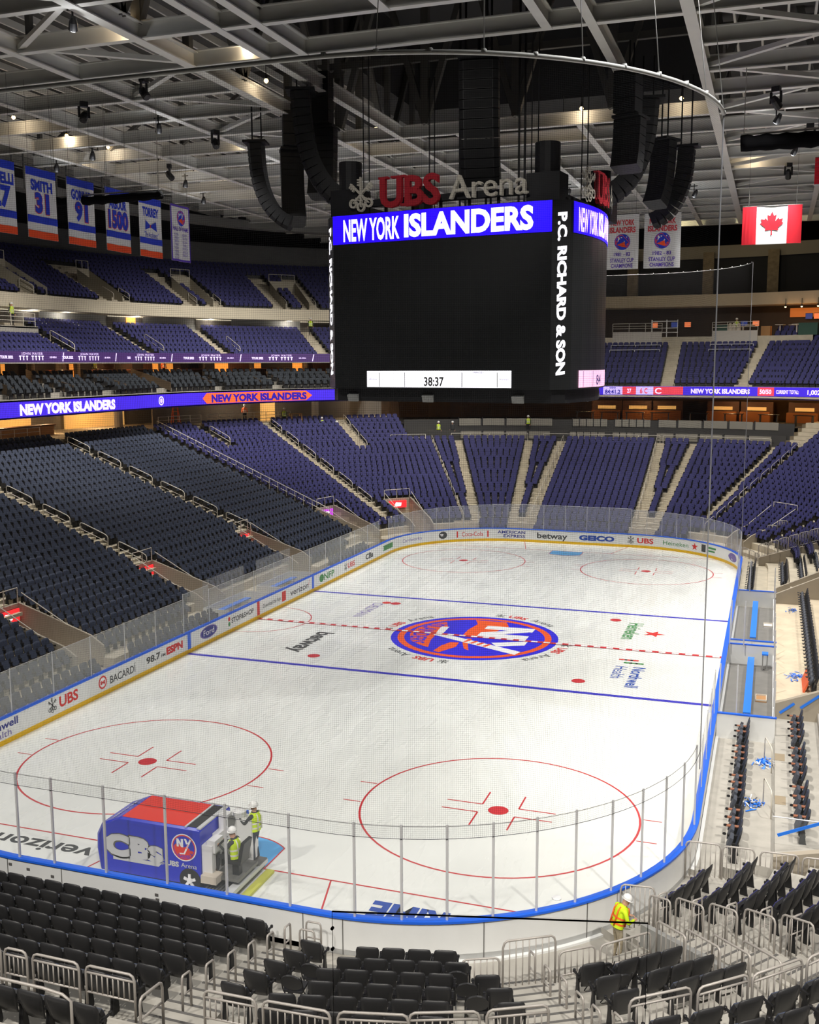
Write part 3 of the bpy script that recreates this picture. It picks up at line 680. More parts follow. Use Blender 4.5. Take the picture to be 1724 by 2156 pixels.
def fill_row(s0, s1, d, z, fab, lab, pitch=.56, aisles=()):
    """seats along a row between the aisles"""
    kk = lambda s: RC/(RC+d) if (CY < s < SF0 or SF1 < s < SR0) else 1.0
    cuts = sorted([(s-w/2*1.05*kk(s), s+w/2*1.05*kk(s)) for s, w in aisles if s0 < s < s1])
    a = s0; spans = []
    for c0, c1 in cuts: spans.append((a, c0)); a = c1
    spans.append((a, s1))
    for bi, (a, c) in enumerate(spans):
        L = hypot(PP(c, d)[0]-PP(a, d)[0], PP(c, d)[1]-PP(a, d)[1])
        if a < CY < c or a < SF0 < c or a < SF1 < c or (CY < a < SF0 and CY < c <= SF0+1e-6) or (SF1 < a < SR0):
            L = 0; S = samp(a, c, 2); 
            for p, q in zip(S, S[1:]): L += hypot(PP(q, d)[0]-PP(p, d)[0], PP(q, d)[1]-PP(p, d)[1])
        n = int(L/pitch)
        if n < 1: continue
        # walk by arc length at this offset
        S = samp(a, c, 1.5); acc = [0.0]
        for p, q in zip(S, S[1:]): acc.append(acc[-1]+hypot(PP(q, d)[0]-PP(p, d)[0], PP(q, d)[1]-PP(p, d)[1]))
        j = 0
        for i in range(n):
            t = (i+.5)*acc[-1]/n
            while j < len(acc)-2 and acc[j+1] < t: j += 1
            s = S[j]+(S[j+1]-S[j])*(t-acc[j])/max(1e-9, acc[j+1]-acc[j])
            x, y = PP(s, d)
            SEATS.append((x, y, z, face_in(s), fab, (lab, bi, i, n), s))
la = [(s, w) for s, w, *_ in LEFT_AISLES]; fa = [(s, w) for s, w, *_ in FAR_AISLES]
for k in range(-2, 24):
    d = (dk(k)+.42) if k >= 0 else (1.05, 2.75)[k+2]; z = zk(k) if k >= 0 else (.3, .55)[k+2]
    al = [(s, w) for s, w, a, c in LEFT_AISLES+FAR_AISLES if a <= k < c or k < 0]
    if k < 5: al = [q for q in al if not any(abs(q[0]-v[0]) < 1.2 for v in VOM)]+[(v[0], (v[1]+.3)*(1 if v[0] < CY else (RC+d)/RC)) for v in VOM]
    if k < 18:
        if k < 0: fill_row(-CY, -3, d, z, 'slate', ('left', k), .62, al); fill_row(10, 20, d, z, 'slate', ('left', k), .62, al); fill_row(sarc(-22), sarcr(22), d, z, 'navy', ('far', k), .56, al); continue
        fill_row(-CY, CY+.6, d, z, 'slate', ('left', k), .56, al)
        fill_row(CY+.9, sarc(-28.5), d, z, 'navy', ('corner', k), .56, al)
        fill_row(sarc(-28.0), sarcr(28), d, z, 'navy', ('far', k), .56, al)
        fill_row(sarcr(29), SR0+(6 if k > 3 else 2), d, z, 'navy', ('right', k), .56, [(SR0-4.4, .8)])
    else:
        fill_row(-CY, CY+.6, d, z, 'slate', ('left', k), .56, al)
        fill_row(CY+.9, sarc(-33.2), d, z, 'navy', ('corner', k), .56, al)
        fill_row(sarcr(29), SR0+8, d, z, 'navy', ('right', k), .56)
for k in range(0, 7): fill_row(-8 if k < 4 else 15, SL, md(k)+.4, mz(k), 'navy', ('mid', k), .52, [(s, 1.5) for s in MID_AISLES])
for k in range(0, 12): fill_row(-8, SL, ud(k)+.4, uz(k), 'navy', ('up', k), .52, [(s, w*1.9) for s, w in UP_AISLES] if k < 9 else ())
for k in range(0, 4): fill_row(-8, SL, 20.95+.95*k, 12.3+.32*k, 'suite', ('suite', k), .66, [(-8+6.1*i, 1.5) for i in range(9)]+[(sarc(-85+13*i), 1.0) for i in range(4)])
for k in range(0, 8): fill_row(sarc(-25), sarcr(21.5), fd(k)+.4, fz(k), 'navy', ('fmid', k), .56, [(4.5+CX+SF0, 1.6), (sarcr(14.6), 1.0)])
for k in range(0, 11): fill_row(sarcr(15.6), SR0, fd(k)+.4, fz(k), 'navy', ('fmid', k), .56)
NEAR = []       # (x, y, z, rz, label, group)
def dirz(fx, fy): return atan2(-fx, fy)
for k in range(7):
    for i in range(17):
        NEAR.append((3.12-.6*i, -HY-nd(k)+.25, nz(k), 0.0, f'black-backed seat, {ordn(i)} left of the stairs in {ordn(k)} row, block behind resurfacer', 'seats of the near left block'))
for k in range(1, 6):
    NEAR.append((5.06, -HY-nd(k)+.25, nz(k), 0.0, f'single black-backed seat right of the left stairs, {ordn(k-1)} from the boards', 'single seats right of the left stairs'))
def polar(th, d, z, lab, grp, yaw=None):
    t = radians(th); r = RC+d-.25; x, y = CX+r*sin(t), -CY-r*cos(t)
    yw = t if yaw is None else radians(yaw)
    NEAR.append((x, y, z, dirz(-sin(yw), cos(yw)), lab, grp))
def wedge(th, offs, d, z, name):
    t = radians(th); r = RC+d-.25
    for i, o in enumerate(offs):
        NEAR.append((CX+r*sin(t)+o*cos(t), -CY-r*cos(t)+o*sin(t), z, dirz(-sin(t), cos(t)), f'black-backed seat, {ordn(i)} from left in {name} row of the middle block', 'seats of the near centre block'))
for k, (o0, n) in enumerate(((-.55, 4), (-.85, 5), (-1.15, 5), (-1.15, 5), (-1.75, 6), (-1.75, 6)), 1):
    wedge(14.2, [o0+.6*i for i in range(n)], nd(k), nz(k), ORD[k-1])
for i, (th, k) in enumerate(((24.6, 3.35), (25.0, 4.35), (25.2, 5.35))):
    polar(th, nd(k)+.02, nz(k), f'black-backed seat left of the right stairs, {ordn(i)} from the ice', 'seats left of the right stairs', 20)
for i, (th, k) in enumerate(((35.2, 3.4), (34.8, 4.4), (34.3, 5.45))):
    polar(th, nd(k), nz(k), f'black-backed seat at right edge of the right stairs, {ordn(i)} from the ice', 'seats right of the right stairs', 33)
for j, (k, ths) in enumerate(((3.6, (38.5, 41.0, 43.6)), (4.6, (39.2, 41.6, 43.9)), (5.5, (39.6, 42.0, 44.3)))):
    for i, th in enumerate(ths):
        polar(th, nd(k), nz(k), f'black-backed seat, {ordn(i)} from left in {ORD[j]} row beside the ramp wall', 'seats beside the ramp wall', 42)
for j, (k, ths) in enumerate(((.4, (61.0, 64.0, 67.4, 70.6)), (1.55, (60.2, 63.5, 67.0, 70.4, 73.4)), (2.65, (60.8, 63.6, 66.8, 70.2, 73.0)), (3.56, (61.8, 64.6, 67.6, 70.6)), (4.55, (58.0, 60.6, 63.2, 65.8, 68.4)), (5.5, (57.5, 60, 62.5)))):
    for i, th in enumerate(ths):
        polar(th, nd(k), nz(k), f'navy folded seat, {ordn(i)} from the aisle in {ORD[j]} row of the lower right block', 'seats of the lower right block')
for i in range(14): NEAR.append((3.55-.6*i, -38.25, 2.38, 0.0, f'black-backed seat behind the barred railing, {ordn(i)} left of the handrail', 'seats behind the left railing'))
for r_, (d, z) in enumerate(((7.75, 2.38), (8.9, 2.9), (10.0, 3.3), (10.9, 3.7))):
    for i in range(9):
        polar(30.5+3.0*i-(r_ > 1)*4, d, z, f'black-backed seat in {ORD[r_]} row behind the curved railing, {ordn(i)} from left', 'seats behind the right railing')
for i in range(5): NEAR.append((5.9+.62*i, -HY-8.2-.15*i, 2.38, .2, f'black seat behind the middle railing, {ordn(i)} from left', 'seats behind the middle railing'))
# the seats that show largest become objects of their own
cand = []; NEAR_OUT = []
for q in NEAR:
    p = in_frame((q[0], q[1], q[2]+.8), 25, 60)
    if p: cand.append((p[2], 'n', q))
    elif in_frame((q[0], q[1], q[2]+.8), 500, 400): NEAR_OUT.append((q[0], q[1], q[2], q[3], 'slate', None, 0))
BLOCK = {'left': 'left bank', 'corner': 'far left corner', 'far': 'far end', 'right': 'far right', 'mid': 'mezzanine', 'up': 'upper deck', 'suite': 'suites', 'fmid': 'balcony'}
rest = []
for q in SEATS:
    p = in_frame((q[0], q[1], q[2]+.8), 8, 20)
    if not p:
        if in_frame((q[0], q[1], q[2]+.8), 350, 250): rest.append(q)
        continue
    if q[5][0][0] == 'left' and q[5][0][1] <= 14 and p[1] > 960: cand.append((p[2], 's', q))
    else: rest.append(q)
cand.sort(key=lambda c: c[0])
SEC = {0: 'before the first tunnel', 1: 'between the first two tunnels', 2: 'beyond the second tunnel', 3: 'beyond the third tunnel'}
NOBJ = 300
for dist, kind, q in cand[:NOBJ]:
    if kind == 'n': seat_object(q[:3], q[3], q[4], q[5], 'navy' if q[4].startswith('navy') else 'slate')
    else:
        (zone, k), bi, i, n = q[5]
        seat_object(q[:3], q[3], f'slate seat, {ordn(n-1-i)} from far stairs, {ordn(k+2)} row, bank {SEC.get(bi, "far off")}', 'seats of the left bank')
for dist, kind, q in cand[NOBJ:]:
    rest.append(q if kind == 's' else (q[0], q[1], q[2], q[3], 'slate', None, 0))
rest += NEAR_OUT
V = []; F = []; MI = []; nv = len(LOD.v)
for x, y, z, rz, fab, *_ in rest:
    c, s_ = cos(rz), sin(rz); o = len(V)
    V.extend((x+c*a-s_*e, y+s_*a+c*e, z+g) for a, e, g in LOD.v)
    F.extend(tuple(i+o for i in f) for f in LOD.f)
    fm = {'navy': 0, 'slate': 2, 'suite': 3}[fab]
    MI.extend(fm if mm == 0 else 1 for mm in LOD.mi)
me = bpy.data.meshes.new('stadium_seating'); me.from_pydata(V, [], F)
for M in (F_NAVY, ARM, F_SLATE, F_SUITE): me.materials.append(M)
me.polygons.foreach_set('material_index', MI); me.update()
tag(link('stadium_seating', me), 'navy tip-up seats filling the far, corner and upper stands', 'seating', kind='stuff')
print('seats individual', min(NOBJ, len(cand)), 'mass', len(rest))
# ---------------------------------------------------------------- roof
BEAM = mat('roof_steel', (226, 225, 220), .6, noise=.05, scale=1.0); BEAM2 = mat('truss_steel', (92, 91, 88), .7, noise=.08, scale=.5)
DECK = mat('roof_deck', (84, 84, 83), .85, noise=.1, scale=.4); DECKD = mat('roof_deck_dark', (58, 58, 60), .9)
b = MB()
b.add([(-62, -72, 31.2), (-11.2, -72, 33.2), (-11.2, 72, 33.2), (-62, 72, 31.2)], [(0, 1, 2, 3)]); b.add([(11.2, -72, 33.2), (40, -72, 31.8), (40, 72, 31.8), (11.2, 72, 33.2)], [(0, 1, 2, 3)])
b.add([(-11.2, 24, 33.2), (11.2, 24, 33.2), (11.2, 72, 33.2), (-11.2, 72, 33.2)], [(0, 1, 2, 3)])
struct(b, 'ceiling', DECK)
b = MB(); b.add([(-11.2, -72, 38), (11.2, -72, 38), (11.2, 24, 38), (-11.2, 24, 38)], [(0, 1, 2, 3)])
for x in (-11.2, 11.2): b.add([(x, -72, 33.2), (x, 24, 33.2), (x, 24, 38), (x, -72, 38)], [(0, 1, 2, 3)])
b.add([(-11.2, 24, 33.2), (11.2, 24, 33.2), (11.2, 24, 38), (-11.2, 24, 38)], [(0, 1, 2, 3)])
struct(b, 'ceiling_well', DECKD)
def ibeam(a, c, w=.42, h=.72, t=.05, mats=BEAM, name='ceiling_beam'):
    a, c = Vector(a), Vector(c); b = MB(); up = Vector((0, 0, 1))
    b.beam(a+up*t/2, c+up*t/2, w, t); b.beam(a+up*(h-t/2), c+up*(h-t/2), w, t); b.beam(a+up*h/2, c+up*h/2, .04, h-2*t)
    return struct(b, name, mats)
ZB = 28.0
YS = [-30.7+4.4*i for i in range(21)]
for x in (-30.4, -23.8, -17.2, -11.0, 11.0, 17.2, 23.8): ibeam((x, -40, ZB), (x, 57, ZB), .5 if abs(x) in (11.0,) else .4)
for x, y0, y1 in ((0, -35.1, -13.1), (-5.4, -35.1, -8.7), (5.4, -35.1, -8.7), (-7.2, -17.5, 57), (7.2, -17.5, 57), (-3.6, 8.9, 57), (0, 17.7, 57), (3.6, 8.9, 57)):
    ibeam((x, y0, ZB+.03), (x, y1, ZB+.03), .4)
for i, y in enumerate(YS):
    z = ZB+.06
    ibeam((-34, y, z), (-11, y, z), .36); ibeam((11, y, z), (27, y, z), .36)
    if y < -10 or y > 7: ibeam((-11, y, z), (11, y, z), .36)
    elif -10 < y < -7: ibeam((-11, y, z), (11, y, z), .36)
for y in [11+2.2*2*i for i in range(11)]: ibeam((-30, y+.1, ZB+.9), (27, y+.1, ZB+.9), .3, .4, .04)
for i, y in enumerate(YS[2:-4]):   # flat diagonal bracing
    s_ = 1 if i % 2 else -1
    for xs in (-1, 1):
        b = MB(); b.beam((xs*11.2, y+(0 if s_ > 0 else 4.4), ZB+.35), (xs*17.0, y+(4.4 if s_ > 0 else 0), ZB+.35), .26, .2); struct(b, 'ceiling_brace', BEAM)
b = MB()
for i in range(26): x = -44+1.3*i; b.beam((x, -40, 31.0+.035*(i-5)), (x, 60, 31.0+.035*(i-5)), .12, .35)
for i in range(12): x = 12+1.3*i; b.beam((x, -40, 32.2), (x, 60, 32.2), .12, .35)
struct(b, 'ceiling_purlin', BEAM)
b = MB()
for y in (-13.1, 8.4, 30):
    b.beam((-34, y, 32.4), (28, y, 32.4), .3, .4)
    for k in range(12):
        x = -33+5.5*k
        if abs(x) < 13: b.beam((x, y, ZB+.7), (x, y, 37.6), .45, .45); b.beam((x, y, ZB+.7), (x+2.75, y, 37.4), .4, .35); b.beam((x+5.5, y, ZB+.7), (x+2.75, y, 37.4), .4, .35)
        else: b.beam((x, y, ZB+.7), (x, y, 32.2), .25, .25); b.beam((x, y, ZB+.7), (x+5.5, y, 32.2), .25, .22)
for x in (-11, 11):
    for k in range(11):
        y = -30+5.2*k; b.beam((x, y, ZB+.7), (x, y, 37), .35, .35)
        if k % 2: b.beam((x, y, ZB+.7), (x, y+5.2, 36.6), .35, .3); b.beam((x, y, ZB+.7), (x, y-5.2, 36.6), .35, .3)
struct(b, 'ceiling_truss', BEAM2)
b = MB()   # ring catwalk along the left of the roof
S_ = (-25, SL)
band(b, *S_, [(25.6, 27.6), (25.6, 28.3), (25.7, 28.3), (25.7, 27.6)]); band(b, *S_, [(25.6, 27.6), (27, 27.6)])
for zz in (29.0, 29.5): b.tube([PP(s, 25.6)+(zz,) for s in samp(*S_)], .04, 4)
for i in range(40):
    s = -24+i*1.25
    if s < SL: x, y = PP(s, 25.6); b.beam((x, y, 27.6), (x, y, 30.8), .1, .1)
struct(b, 'ceiling_catwalk', mat('catwalk', (128, 128, 126), .7))
# ---------------------------------------------------------------- scoreboard hung over centre ice
SBC = (.713, -2.24); E1 = (.9914, -.1306); E2 = (.1306, .9914)
def sbw(u, v): return (SBC[0]+u*E1[0]+v*E2[0], SBC[1]+u*E1[1]+v*E2[1])
HU, HV, CH, BG = 5.42, 4.7, .71, .12
def sbside(v): q = v+HV-CH; return HU+CH+.207*q-.041*q*q
def sb_outline(n=9, ins=0.0):
    P = []
    for i in range(n): t = -1+2*i/(n-1); P.append((t*HU, -HV-BG*(1-t*t)+ins))
    for i in range(n): t = -1+2*i/(n-1); P.append((sbside(t*(HV-CH))-ins, t*(HV-CH)))
    for i in range(n): t = 1-2*i/(n-1); P.append((t*(HU-1.0), HV+BG*(1-t*t)-ins))
    for i in range(n): t = 1-2*i/(n-1); P.append((-sbside(t*(HV-CH))+ins, t*(HV-CH)))
    return P
SCREEN = mat('screen_off', (40, 41, 42), .38, spec=.4); FRAME = mat('scoreboard_frame', (22, 22, 26), .6)
LEDB = mat('led_blue', (40, 6, 255), .4, emit=.62); LEDW = mat('led_white', (250, 248, 255), .4, emit=.85); LEDP = mat('led_pink', (240, 184, 214), .4, emit=.6)
LEDWR = mat('led_white_edge', (255, 214, 236), .4, emit=.65)
sbz = 13.4
sb = thing('scoreboard', 'black four-sided scoreboard hanging over centre ice with glowing name band', 'scoreboard', (SBC[0], SBC[1], sbz), atan2(E1[1], E1[0]))
OUT = sb_outline()
def sbprism(mb, z0, z1, ins=0.0, m=0): mb.prism(sb_outline(9, ins), z0-sbz, z1-sbz, m)
b = MB(); sbprism(b, 13.45, 20.15); b.build('screen', SCREEN, sb)
b = MB(); sbprism(b, 20.15, 21.5, .02); sbprism(b, 12.85, 13.45, .25)
for su in (-1, 1):
    for sv in (-1, 1): b.bx(su*4.9-.75, su*4.9+.75, sv*3.9-.6, sv*3.9+.6, 21.5-sbz, 22.7-sbz); b.lathe([(.55, 22.7-sbz), (.55, 24.0-sbz)], (su*4.9, sv*3.9, 0), 14)
for su in (-1, 1): b.beam((su*4.9, -3.9, 21.9-sbz), (su*4.9, 3.9, 21.9-sbz), .4, .5)
for sv in (-1, 1):
    b.beam((-4.9, sv*4.3, 22.0-sbz), (4.9, sv*4.3, 22.0-sbz), .3, .3)
    for q in range(7): b.beam((-4.2+1.4*q, sv*4.3, 21.5-sbz), (-4.2+1.4*q, sv*4.3, 22.0-sbz), .12, .12)
b.build('frame', FRAME, sb)
def face(front=True):
    """u along the face as read, v = world height, w outward"""
    if front: return lambda u, v, w=0: (u, -HV-BG*(1-(u/HU)**2)-.02-w, v-sbz)
    return lambda u, v, w=0: (sbside(u)+.02+w, u, v-sbz)
def grid_face(mb, fn, u0, u1, z0, z1, w=0, m=0, n=12):
    for i in range(n):
        a, c = u0+(u1-u0)*i/n, u0+(u1-u0)*(i+1)/n
        mb.add([fn(a, z0, w), fn(c, z0, w), fn(c, z1, w), fn(a, z1, w)], [(0, 1, 2, 3)], m)
for fr in (True, False):
    f = face(fr); hu = HU if fr else HV-CH
    b = MB(); grid_face(b, f, -hu, hu, 20.17, 21.48, .0); o = b.build('name_band', LEDB, sb)
    b = MB(); put_text(b, 'NEW YORK', 3.0*hu/HU, .98, f, .012, 0, .03, cu=-3.33*hu/HU, cv=20.8); put_text(b, 'ISLANDERS', 6.2*hu/HU, .98, f, .012, 0, .045, cu=1.5*hu/HU, cv=20.85)
    b.build('band_lettering', LEDW if fr else LEDWR, sb)
    b = MB()
    if fr:
        grid_face(b, f, -3.62, 3.66, 13.52, 14.28, 0, 0)
        for q in (-2.95, -1.6, 1.3, 3.0): grid_face(b, f, q-.015, q+.015, 13.54, 14.2, .006, 1, 1)
        put_text(b, '38:37', 1.0, .4, f, .006, 2, .02, cu=-.1, cv=13.8); put_text(b, 'UBS Arena', .42, .09, f, .006, 3, cu=-3.3, cv=13.9); put_text(b, 'Heineken', .4, .09, f, .006, 3, cu=3.33, cv=13.9); put_text(b, 'PERIOD', .45, .1, f, .006, 3, cu=2.1, cv=14.2)
    else:
        grid_face(b, f, -3.3, 3.2, 13.52, 14.28, 0, 4)
        put_text(b, '84', .9, .45, f, .006, 3, .02, cu=-.6, cv=13.85)
        for q in (-2.8, -1.6): grid_face(b, f, q-.02, q+.02, 13.54, 14.26, .006, 3, 1)
    b.build('score_strip', [LEDW, NOSE, M_INK, M_PURP, LEDP], sb)
for su in (-1, 1):   # sponsor columns on the near chamfers, read downwards
    c0 = (su*(HU+CH/2), -(HV-CH/2)); nx, ny = su*.7071, -.7071; tx_, ty_ = .7071, su*.7071
    fn = lambda u, v, w=0: (c0[0]+tx_*v+nx*(.02+w), c0[1]+ty_*v+ny*(.02+w), 17.55-sbz-u)
    b = MB(); put_text(b, 'P.C. RICHARD & SON', 6.9, .42, fn, 0, 0, .05, italic=-.12); b.build('column_lettering', LEDW, sb)
SGR = mat('sign_red', (168, 24, 40), .5); SGG = mat('sign_grey', (196, 190, 178), .5)
for fr in (True, False):
    f = face(fr); k = 1.0 if fr else .72
    b = MB()
    def thick(fn2):
        return fn2
    for w in (0.0, .12): keys_logo(b, .78, f, -3.82*k, 22.35, w, 1)
    for w in (0.0, .1, .2):
        put_text(b, 'UBS', 3.0*k, 1.3, f, w, 0, .03, cu=-1.25*k, cv=22.35)
        for uu, vv, L in ((-2.57, 22.97, .5), (-1.95, 22.97, .45), (-1.55, 22.97, .3), (-1.55, 21.73, .3)): b.flat([(uu*k-L/2, vv-.05), (uu*k+L/2, vv-.05), (uu*k+L/2, vv+.05), (uu*k-L/2, vv+.05)], f, w, 0)
        put_text(b, 'Arena', 3.65*k, 1.0, f, w, 1, 0, cu=2.55*k, cv=22.3)
    b.build('sign_lettering', [SGR, SGG], sb)
for uu, vv in ((-4.5, -4.45), (-.5, -4.5), (3.9, -4.45), (5.6, -3.2), (5.8, -1.0), (5.2, 2.5)):
    b = MB(); b.box((uu, vv, 13.05-sbz), (.55, .4, .32), 0, Matrix.Rotation(.35, 3, 'X')); b.build('floodlight_box', GRY, sb)
b = MB()
for su in (-1, 1):
    for sv in (-1, 1):
        for q in (-.15, .15): b.tube([(su*4.2+q, sv*3.6, 21.5-sbz), (su*4.2+q, sv*3.6, 29.5-sbz)], .03, 4)
for q in (-1.2, -.9, .2, .45, 1.9, 2.2): b.tube([(q, .5, 21.5-sbz), (q, .5, 36-sbz)], .06, 5)
b.build('hoist_cable', BLK, sb)
# ---------------------------------------------------------------- speaker arrays
CAB = mat('speaker_cabinet', (26, 26, 28), .6); GRILL = mat('speaker_grille', (20, 20, 22), .85)
def line_array(label, x, y, ztop, n, yaw, wid=1.2, dep=.75, hh=.36, curve=55, sub=0, top_tilt=3):
    """yaw: heading the boxes fire to; the column bends back under itself towards the bottom"""
    t = thing('speaker_array', label, 'speaker array', (x, y, ztop), yaw-pi/2, 'hung speaker arrays')
    px, pz = 0.0, 0.0
    for i in range(n):
        a = radians(top_tilt+curve*(i/(n-1))**2); R = Matrix.Rotation(-a, 3, 'X')
        b = MB(); c = Vector((0, px, pz))-R @ Vector((0, 0, hh/2))
        pr = [(-wid/2, -dep/2), (wid/2, -dep/2), (wid/2, dep*.3), (wid*.38, dep/2), (-wid*.38, dep/2), (-wid/2, dep*.3)]
        b.prism(pr, -hh/2+.015, hh/2-.015, 0, lambda u, v, w: tuple(R @ Vector((u, v, w))+c))
        b.prism([(-wid*.36, dep/2), (wid*.36, dep/2), (wid*.36, dep/2+.02), (-wid*.36, dep/2+.02)], -hh/2+.04, hh/2-.04, 1, lambda u, v, w: tuple(R @ Vector((u, v, w))+c))
        b.build('speaker_cabinet', [CAB, GRILL], t)
        st = R @ Vector((0, 0, -hh)); px += st.y; pz += st.z
    for i in range(sub):
        b = MB(); b.box((0, -.4, .5+.62*i), (wid*.8, .9, .58)); b.build('subwoofer', CAB, t)
    b = MB(); b.box((0, 0, .1), (wid, dep+.5, .12)); b.tube([(0, .2, .1), (0, .2, 29-ztop)], .04, 5); b.tube([(0, -.3, .1), (0, -.3, 29-ztop)], .04, 5); b.build('rigging_frame', CAB, t)
line_array('curved black speaker column left of the scoreboard, leftmost hanging', -12.4, 0, 26.4, 14, radians(195), 1.2, .75, .35, 62)
line_array('black speaker column hanging just behind the leftmost curved column', -11.0, 1.5, 26.2, 12, radians(120), 1.25, .8, .35, 40, 3)
line_array('largest curved black speaker column at the upper left of the scoreboard', -7.6, -4.5, 27.6, 14, radians(200), 1.5, .9, .4, 52)
line_array('black speaker column behind the largest left column', -7.5, -2.0, 26.4, 9, radians(95), 1.3, .9, .38, 15, 4)
line_array('straight black speaker column hanging above the word Arena', 1.9, -6.5, 27.7, 13, radians(-82), 1.75, .8, .40, 22)
line_array('black speaker column at upper right, nearest the scoreboard', 8.0, -2.5, 25.6, 6, radians(75), 1.3, .9, .38, 15, 3)
line_array('large curved black speaker column in the right cluster', 8.5, 0, 26.9, 13, radians(10), 1.5, .9, .39, 62)
line_array('short black speaker column between the two curved right columns', 9.0, 3.0, 25.6, 9, radians(60), 1.1, .8, .36, 25)
line_array('slim curved black speaker column, rightmost hanging', 10.0, 4, 25.4, 13, radians(-5), .9, .75, .32, 65)
# ---------------------------------------------------------------- banners, flags
BAN = mat('banner_cloth', (238, 238, 240), .85); BB = mat('banner_blue', (36, 64, 214), .8); BO = mat('banner_orange', (250, 84, 36), .8)
BP = mat('banner_violet', (92, 60, 190), .8); FR_ = mat('flag_red', (222, 20, 44), .8); BRED = mat('banner_red', (222, 74, 84), .8)
def cloth(mb, w, h, m=0, u0=None, v0=None, fn=None, n=8, off=0.0):
    pass
def hang(name, label, cat, org, right, w, h, group=None, wave=.06):
    """cloth origin top centre; right = unit vector of reading direction"""
    t = thing(name, label, cat, org, atan2(right[1], right[0]), group)
    def fn(u, v, q=0):   # u -.5...5 w, v 0..-h ; front faces local -y
        return (u*w, -.012-q+wave*sin(u*9+1.3)*(.25-v/h*.6)*.6, v)
    b = MB(); n = 14
    for i in range(n):
        a, c = -.5+i/n, -.5+(i+1)/n
        b.add([fn(a, -h, -.012), fn(c, -h, -.012), fn(c, 0, -.012), fn(a, 0, -.012)], [(0, 1, 2, 3)])
        b.add([fn(a, 0, -.03), fn(c, 0, -.03), fn(c, -h, -.03), fn(a, -h, -.03)], [(0, 1, 2, 3)])
    b.build('cloth', BAN, t)
    b = MB(); b.tube([(-w/2, 0, .02), (w/2, 0, .02)], .03, 5); b.tube([(-w*.4, 0, 0), (-w*.4, 0, 28.2-org[2])], .01, 4); b.tube([(w*.4, 0, 0), (w*.4, 0, 28.2-org[2])], .01, 4); b.build('hanging_rod', NOSE, t)
    return t, fn
def stripes(t, fn, rows, mats):
    b = MB()
    for v0, v1, m in rows:
        for i in range(14):
            a, c = -.5+i/14, -.5+(i+1)/14; b.add([fn(a, v0, .004), fn(c, v0, .004), fn(c, v1, .004), fn(a, v1, .004)], [(0, 1, 2, 3)], m)
    b.build('stripe', mats, t)
def nsc(fn, w): return lambda u, v, q=0: fn(u/w, v, q)
BX = -20.0
for y0, y1, nm, num, lab in ((-12.6, -10.3, 'GILLIES LLI', '27', 'white retired-number banner cut off by left picture edge'), (-9.5, -7.26, 'SMITH', '31', 'white banner reading SMITH 31'),
                             (-6.37, -4.1, 'GORING', '91', 'white banner reading GORING 91 behind the black drape'), (-3.1, -.85, 'ARBOUR', '1500', 'white banner reading ARBOUR 1500'), (.1, 2.4, 'TORREY', '', 'white banner reading TORREY with a blue bow tie')):
    w = y1-y0; t, fn = hang('banner', lab, 'banner', (BX, (y0+y1)/2, 24.18), (0, 1), w, 3.36, 'retired number banners')
    stripes(t, fn, [(-.38, 0, 0), (-2.62, -2.28, 0), (-3.36, -3.0, 1)], [BB, BO]); g = nsc(fn, w); b = MB()
    if nm.startswith('GILLIES'): put_text(b, 'TONELLI', w*.9, .5, g, .006, 0, .045, cv=-.8); put_text(b, '27', 1.3, .95, g, .006, 0, .05, cu=.15, cv=-1.62)
    else: put_text(b, nm, w*.72, .5, g, .006, 0, .045, cv=-.8)
    if num and not nm.startswith('GILLIES'): put_text(b, num, w*(.5 if len(num) < 3 else .84), .95, g, .004, 1, .075, cv=-1.6); put_text(b, num, w*(.5 if len(num) < 3 else .84)*.96, .93, g, .008, 0, .05, cv=-1.6)
    if nm == 'TORREY':
        for sx in (-1, 1): b.flat([(0, -1.55), (sx*.55, -1.3), (sx*.6, -1.85), (0, -1.65)][::sx], g, .006, 0)
        b.flat(circle_poly(.09, 10, 0, -1.6), g, .008, 1); put_text(b, '"The Architect"', 1.5, .3, g, .006, 0, 0, cv=-2.08, italic=.25)
    b.build('lettering', [BB, BRED], t)
t, fn = hang('banner', 'narrow violet-edged hall of fame banner, rightmost on the left side', 'banner', (BX, 4.5, 24.2), (0, 1), 2.15, 3.34)
g = nsc(fn, 2.15); b = MB()
for v0, v1, u0, u1 in ((-.12, 0, -.5, .5), (-3.34, -3.22, -.5, .5), (-3.34, 0, -.5, -.45), (-3.34, 0, .45, .5)):
    for i in range(14):
        a, c = u0+(u1-u0)*i/14, u0+(u1-u0)*(i+1)/14; b.add([fn(a, v0, .004), fn(c, v0, .004), fn(c, v1, .004), fn(a, v1, .004)], [(0, 1, 2, 3)])
b.build('border', BP, t)
b = MB(); team_logo(b, .46, g, .1, -.75, .004, dw=.0015); b.build('emblem', [BB, BO, M_W], t)
b = MB(); put_text(b, 'HALL OF FAME', 1.7, .24, g, .006, 0, .02, cv=-1.4)
for i, (l, r_) in enumerate((('POTVIN', 'BOSSY'), ('ARBOUR', 'TROTTIER'), ('SMITH', 'GILLIES'), ('TORREY', 'TONELLI'), ('BOSSY', 'NYSTROM'), ('MORROW', 'JIGGS'), ('GORING', 'EAST'), ('FLATLEY', ''))):
    for q, s_ in ((-.48, l), (.48, r_)):
        if s_: put_text(b, s_, .5, .13, g, .006, 0, 0, cu=q, cv=-1.75-.2*i)
b.build('lettering', BP, t)
